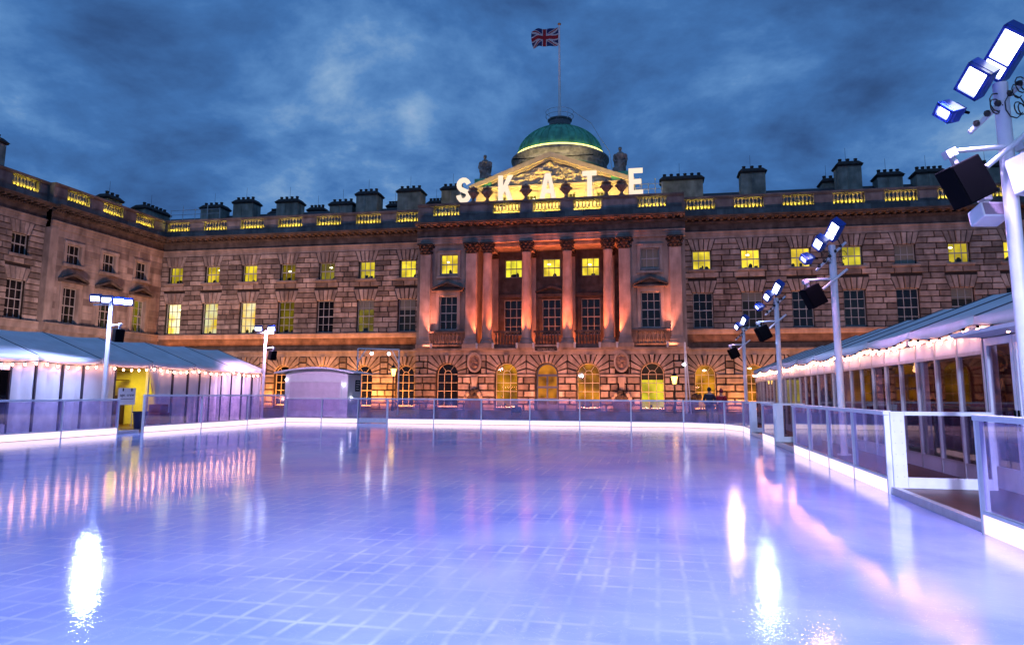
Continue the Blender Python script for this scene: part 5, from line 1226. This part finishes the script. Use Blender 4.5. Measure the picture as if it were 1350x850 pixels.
def mast_right(x, y, h, k, lbn, hs=1.0):
    root = empty('floodlight_mast', (x, y, .1 if x > 3 else 0), 0, lbn, 'floodlight mast', 'floodlight masts round the rink')
    q = MB(); q.cyl((0, 0, 0), (-.02, 0, h), .085, .085, 16); q.lathe([(.16, 0), (.16, .03)], 0, 0, 14); q.build('pole', 'white_metal', root, smooth=True)
    q = MB(); q.cyl((-.42, -.02, h-.62), (.3, -.05, h+.06), .032, seg=10); q.cyl((-.62, -.05, h-.86), (.02, -.05, h-.84), .03, seg=10); q.cyl((-.3, -.1, h-1.1), (.28, -.12, h-.62), .032, seg=10); q.build('cross_tube', 'white_metal', root, smooth=True)
    nr = (-.74, -.46, -.49); lg = (.62, -.35, .72)
    head(root, (-.0, -.12, h+.34), nr, lg, .60*hs, .27*hs, [-.2])
    head(root, (-.34, -.05, h+.04), nr, lg, .34*hs, .25*hs)
    if k: head(root, (-.68, .0, h-.33), (-.85, -.45, -.3), (.55, -.3, -.5), .19, .12)
    q = MB()
    for i in range(7):
        c0 = Vector((rnd.uniform(-.3, .25), -.08, h-.3+rnd.uniform(-.1, .3))); r_ = rnd.uniform(.05, .12)
        q.tube([c0+Vector((r_*cos(a*.7), .03*sin(a), r_*1.3*sin(a*.7))) for a in range(0, 9)], .008, 4)
    for i in range(5): q.ball((-.35+.13*i, -.06, h-.52+.12*i), .045, 6, 4)
    q.build('cable_bundle', 'cable', root)
    speaker((x-.52, y-.05, h-1.17), 'black loudspeaker hung from '+lbn.split(' mast ')[-1] if False else 'black loudspeaker hung on the left of the '+SPN[lbn], tilt=(0, radians(-26), radians(14)), sz=(.42, .32, .52))
    return root
SPN = {}
RM = [(4.35, 9.7, 5.3, 'tall white floodlight mast nearest the camera at the right edge', 'nearest right-hand mast'),
      (4.35, 18.8, 5.08, 'white floodlight mast between the nearest and the third on the right', 'second right-hand mast'),
      (4.35, 27.5, 4.9, 'white floodlight mast third from the camera on the right', 'third right-hand mast'),
      (4.35, 37.9, 4.75, 'farthest white floodlight mast on the right, before the arches', 'farthest right-hand mast')]
for x, y, h, a, b in RM: SPN[a] = b
ICE = (.40, .50, 1.0)
for i, (x, y, h, a, b) in enumerate(RM):
    r_ = mast_right(x, y, h, i < 3, a, 1.0 if i == 0 else .84)
    pw_ = (1500, 420, 330, 260)[i]; c_ = ((.6, .45, 1), (.85, .42, .95), ICE, (.8, .5, 1))[i]
    o = lamp('flood_lamp', 'SPOT', (-.75, -.35, h-.05), (-4.5, -2.6, 0), pw_, c_, spot_size=radians(152), spot_blend=.35, shadow_soft_size=.2); o.parent = r_
# white box speaker behind the nearest mast
speaker((4.52, 9.55, 4.16), 'white box loudspeaker on the right of the nearest right-hand mast', 'white_metal', (radians(-12), 0, radians(35)), (.42, .3, .46)); speaker((4.18, 9.95, 3.78), 'small white loudspeaker low behind the nearest right-hand mast', 'white_metal', (radians(-15), 0, radians(10)), (.34, .3, .2))
def mast_left(x, y, h, n, lbn, spn):
    root = empty('floodlight_mast', (x, y, .08), 0, lbn, 'floodlight mast', 'floodlight masts round the rink')
    q = MB(); q.cyl((0, 0, 0), (0, 0, h), .08, .08, 14); q.lathe([(.16, 0), (.16, .03)], 0, 0, 14); q.build('pole', 'white_metal', root, smooth=True)
    xs = (-.62, -.12, .42, .85) if n == 4 else (-.38, .38)
    q = MB(); q.cyl((xs[0]-.15, 0, h-.12), (xs[-1]+.1, 0, h-.14), .035, seg=8); q.cyl((0, 0, h-.95), (.55, -.05, h-.92), .03, seg=8); q.build('cross_tube', 'white_metal', root)
    for i, xx in enumerate(xs):
        head(root, (xx, -.12, h+.1-(.06*i if n == 4 else 0)), (.35+.1*i, -.8, -.42), (1, .3+.05*i, -.06), .34 if i < 3 else .28, .21)
    speaker((x+.5, y-.08, h-1.25), spn, tilt=(0, radians(10), radians(-30)), sz=(.34, .32, .5))
    return root
ml = mast_left(-20.6, 24.2, 4.88, 4, 'white floodlight mast with four heads before the left marquee', 'black loudspeaker on the four-headed left mast')
o = lamp('flood_lamp', 'SPOT', (.3, -.45, 4.95), (3.5, -2.2, 0), 1900, ICE, spot_size=radians(152), spot_blend=.35, shadow_soft_size=.32); o.parent = ml
ml = mast_left(-20.6, 35.6, 4.72, 2, 'white floodlight mast with two heads by the far end of the left marquee', 'black loudspeaker on the two-headed left mast')
o = lamp('flood_lamp', 'SPOT', (.3, -.2, 4.8), (1.6, 1.4, 0), 3300, (.85, .50, .95), spot_size=radians(152), spot_blend=.35, shadow_soft_size=.32); o.parent = ml
# unseen masts added behind the camera to brighten the foreground ice
for x, y, l_ in ((-14, -9, 'added unseen floodlight mast behind the camera on the left'), (3.9, -6, 'added unseen floodlight mast behind the camera on the right')):
    r_ = empty('floodlight_mast', (x, y, 0), 0, l_, 'floodlight mast', 'floodlight masts round the rink'); q = MB(); q.cyl((0, 0, 0), (0, 0, 5), .085, seg=12); q.build('pole', 'white_metal', r_); head(r_, (0, .15, 5.1), (0, .8, -.6), (1, 0, 0), .5, .3)
    o = lamp('flood_lamp', 'SPOT', (0, .4, 5.0), (-1 if x > 0 else 2, 6.2, 0), 17500, (.50, .58, 1), spot_size=radians(86), spot_blend=.7, shadow_soft_size=.35); o.parent = r_

# ------------------------------------------------------------------ two people at the far barrier
def person(x, y, z, h, coat, lb_, hat, rz, skirt, face):
    root = empty('person', (x, y, z), rz, lb_, 'person')
    s = h/1.75
    verts = {'pel': (0, 0, .95), 'wst': (0, 0, 1.12), 'chs': (0, 0, 1.36), 'nck': (0, 0, 1.50), 'hd': (0, -.02, 1.62),
             'lh': (-.1, 0, .9), 'lk': (-.11, -.02, .5), 'lf': (-.12, 0, .08), 'lt': (-.13, -.16, .04), 'rh': (.1, 0, .9), 'rk': (.11, -.02, .5), 'rf': (.12, 0, .08), 'rt': (.13, -.16, .04),
             'ls': (-.19, 0, 1.42), 'le': (-.27, .02, 1.15), 'lw': (-.2, -.2, 1.02), 'lp': (-.16, -.28, 1.04), 'rs': (.19, 0, 1.42), 're': (.27, .02, 1.15), 'rw': (.2, -.2, 1.02), 'rp': (.16, -.28, 1.04)}
    rad = {'pel': .15, 'wst': .14, 'chs': .155, 'nck': .06, 'hd': .05, 'lh': .1, 'lk': .06, 'lf': .045, 'lt': .035, 'rh': .1, 'rk': .06, 'rf': .045, 'rt': .035, 'ls': .075, 'le': .05, 'lw': .035, 'lp': .03, 'rs': .075, 're': .05, 'rw': .035, 'rp': .03}
    ed = [('pel', 'wst'), ('wst', 'chs'), ('chs', 'nck'), ('nck', 'hd'), ('pel', 'lh'), ('lh', 'lk'), ('lk', 'lf'), ('lf', 'lt'), ('pel', 'rh'), ('rh', 'rk'), ('rk', 'rf'), ('rf', 'rt'), ('chs', 'ls'), ('ls', 'le'), ('le', 'lw'), ('lw', 'lp'), ('chs', 'rs'), ('rs', 're'), ('re', 'rw'), ('rw', 'rp')]
    def skin(name, vs, es, rr, grow, mtl, par):
        ks = list(vs); me = bpy.data.meshes.new(name); me.from_pydata([tuple(c*s for c in vs[k]) for k in ks], [(ks.index(a), ks.index(b)) for a, b in es], [])
        o = bpy.data.objects.new(name, me); COL.objects.link(o); md_ = o.modifiers.new('skin', 'SKIN'); md_.use_smooth_shade = True
        for i, k in enumerate(ks): sv = me.skin_vertices[0].data[i]; sv.radius = ((rr[k]+grow)*s, (rr[k]+grow)*s*.8); sv.use_root = (i == 0)
        o.modifiers.new('sub', 'SUBSURF').levels = 2; me.materials.append(M[mtl]); o.parent = par; return o
    body = skin('body', verts, ed, rad, 0, 'skin', root)
    q = MB(); q.ball((0, -.02*s, 1.64*s), .105*s, 16, 12, (.82, .95, 1.15)); q.ball((0, -.125*s, 1.63*s), .018*s, 8, 6, (1, 1.2, 1.6))
    for e in (-1, 1): q.ball((e*.088*s, 0, 1.64*s), .022*s, 8, 6, (.5, 1, 1.5))
    q.build('head', 'skin', root, smooth=True)
    q = MB()
    for e in (-1, 1): q.ball((e*.035*s, -.105*s, 1.66*s), .012*s, 6, 5)
    q.build('eyes', 'text', root)
    tv = {k: verts[k] for k in ('pel', 'wst', 'chs', 'ls', 'le', 'lw', 'rs', 're', 'rw')}
    skin('coat', tv, [e for e in ed if e[0] in tv and e[1] in tv], rad, .03, coat, root)
    q = MB(); lo = .55 if skirt else .8; q.lathe([(.22*s, lo*s), (.19*s, .98*s), (.175*s, 1.1*s)], 0, 0, 20, sx=1, sy=.8); q.build('coat_skirt', coat, root, smooth=True)
    lv = {k: verts[k] for k in ('pel', 'lh', 'lk', 'lf', 'rh', 'rk', 'rf')}
    skin('trousers', lv, [e for e in ed if e[0] in lv and e[1] in lv], rad, .018, 'trousers', root)
    for e in (-1, 1): q = MB(); q.ball((e*.125*s, -.07*s, .05*s), .07*s, 10, 6, (.8, 1.9, .7)); q.build('shoe', 'black', root)
    q = MB()
    if hat: q.ball((0, .01*s, 1.70*s), .118*s, 16, 8, (.95, 1.0, .85)); q.ball((0, .01*s, 1.81*s), .04*s, 8, 6); q.build('hat', 'hat_red', root, smooth=True)
    else: q.ball((0, .02*s, 1.685*s), .112*s, 16, 8, (.88, .98, .95)); q.build('hair', 'hair', root, smooth=True)
    for e in (-1, 1):                              # hands resting together in front
        q = MB(); px_, py_, pz_ = e*.15*s, -.29*s, 1.04*s; q.ball((px_, py_, pz_), .035*s, 8, 6, (.8, 1.2, .6))
        for k in range(4): q.cyl((px_+(k-1.5)*.016*s, py_-.03*s, pz_), (px_+(k-1.5)*.018*s, py_-(.075+.01*(k in (1, 2)))*s, pz_-.02*s), .0085*s, .007*s, 6)
        q.cyl((px_-e*.028*s, py_, pz_), (px_-e*.055*s, py_-.04*s, pz_+.01*s), .01*s, .008*s, 6); q.build('hand', 'skin', root)
    if skirt: q = MB(); pts = [Vector((-.15, -.16, 1.45))*s, Vector((0, -.19, 1.28))*s, Vector((.18, -.14, 1.0))*s, Vector((.2, .12, 1.0))*s, Vector((0, .17, 1.25))*s, Vector((-.15, .1, 1.45))*s, Vector((-.15, -.16, 1.45))*s]; q.tube(pts, .014, 5); q.build('bag_strap', 'black', root)
person(2.55, 37.4, 0, 1.84, 'coat_dark', 'person in a dark navy coat standing behind the far right barrier', False, radians(170), False, 0)
person(3.12, 37.5, 0, 1.74, 'coat_red', 'person in a red coat and maroon hat with a black shoulder strap', True, radians(190), True, 0)
bpy.context.view_layer.update()
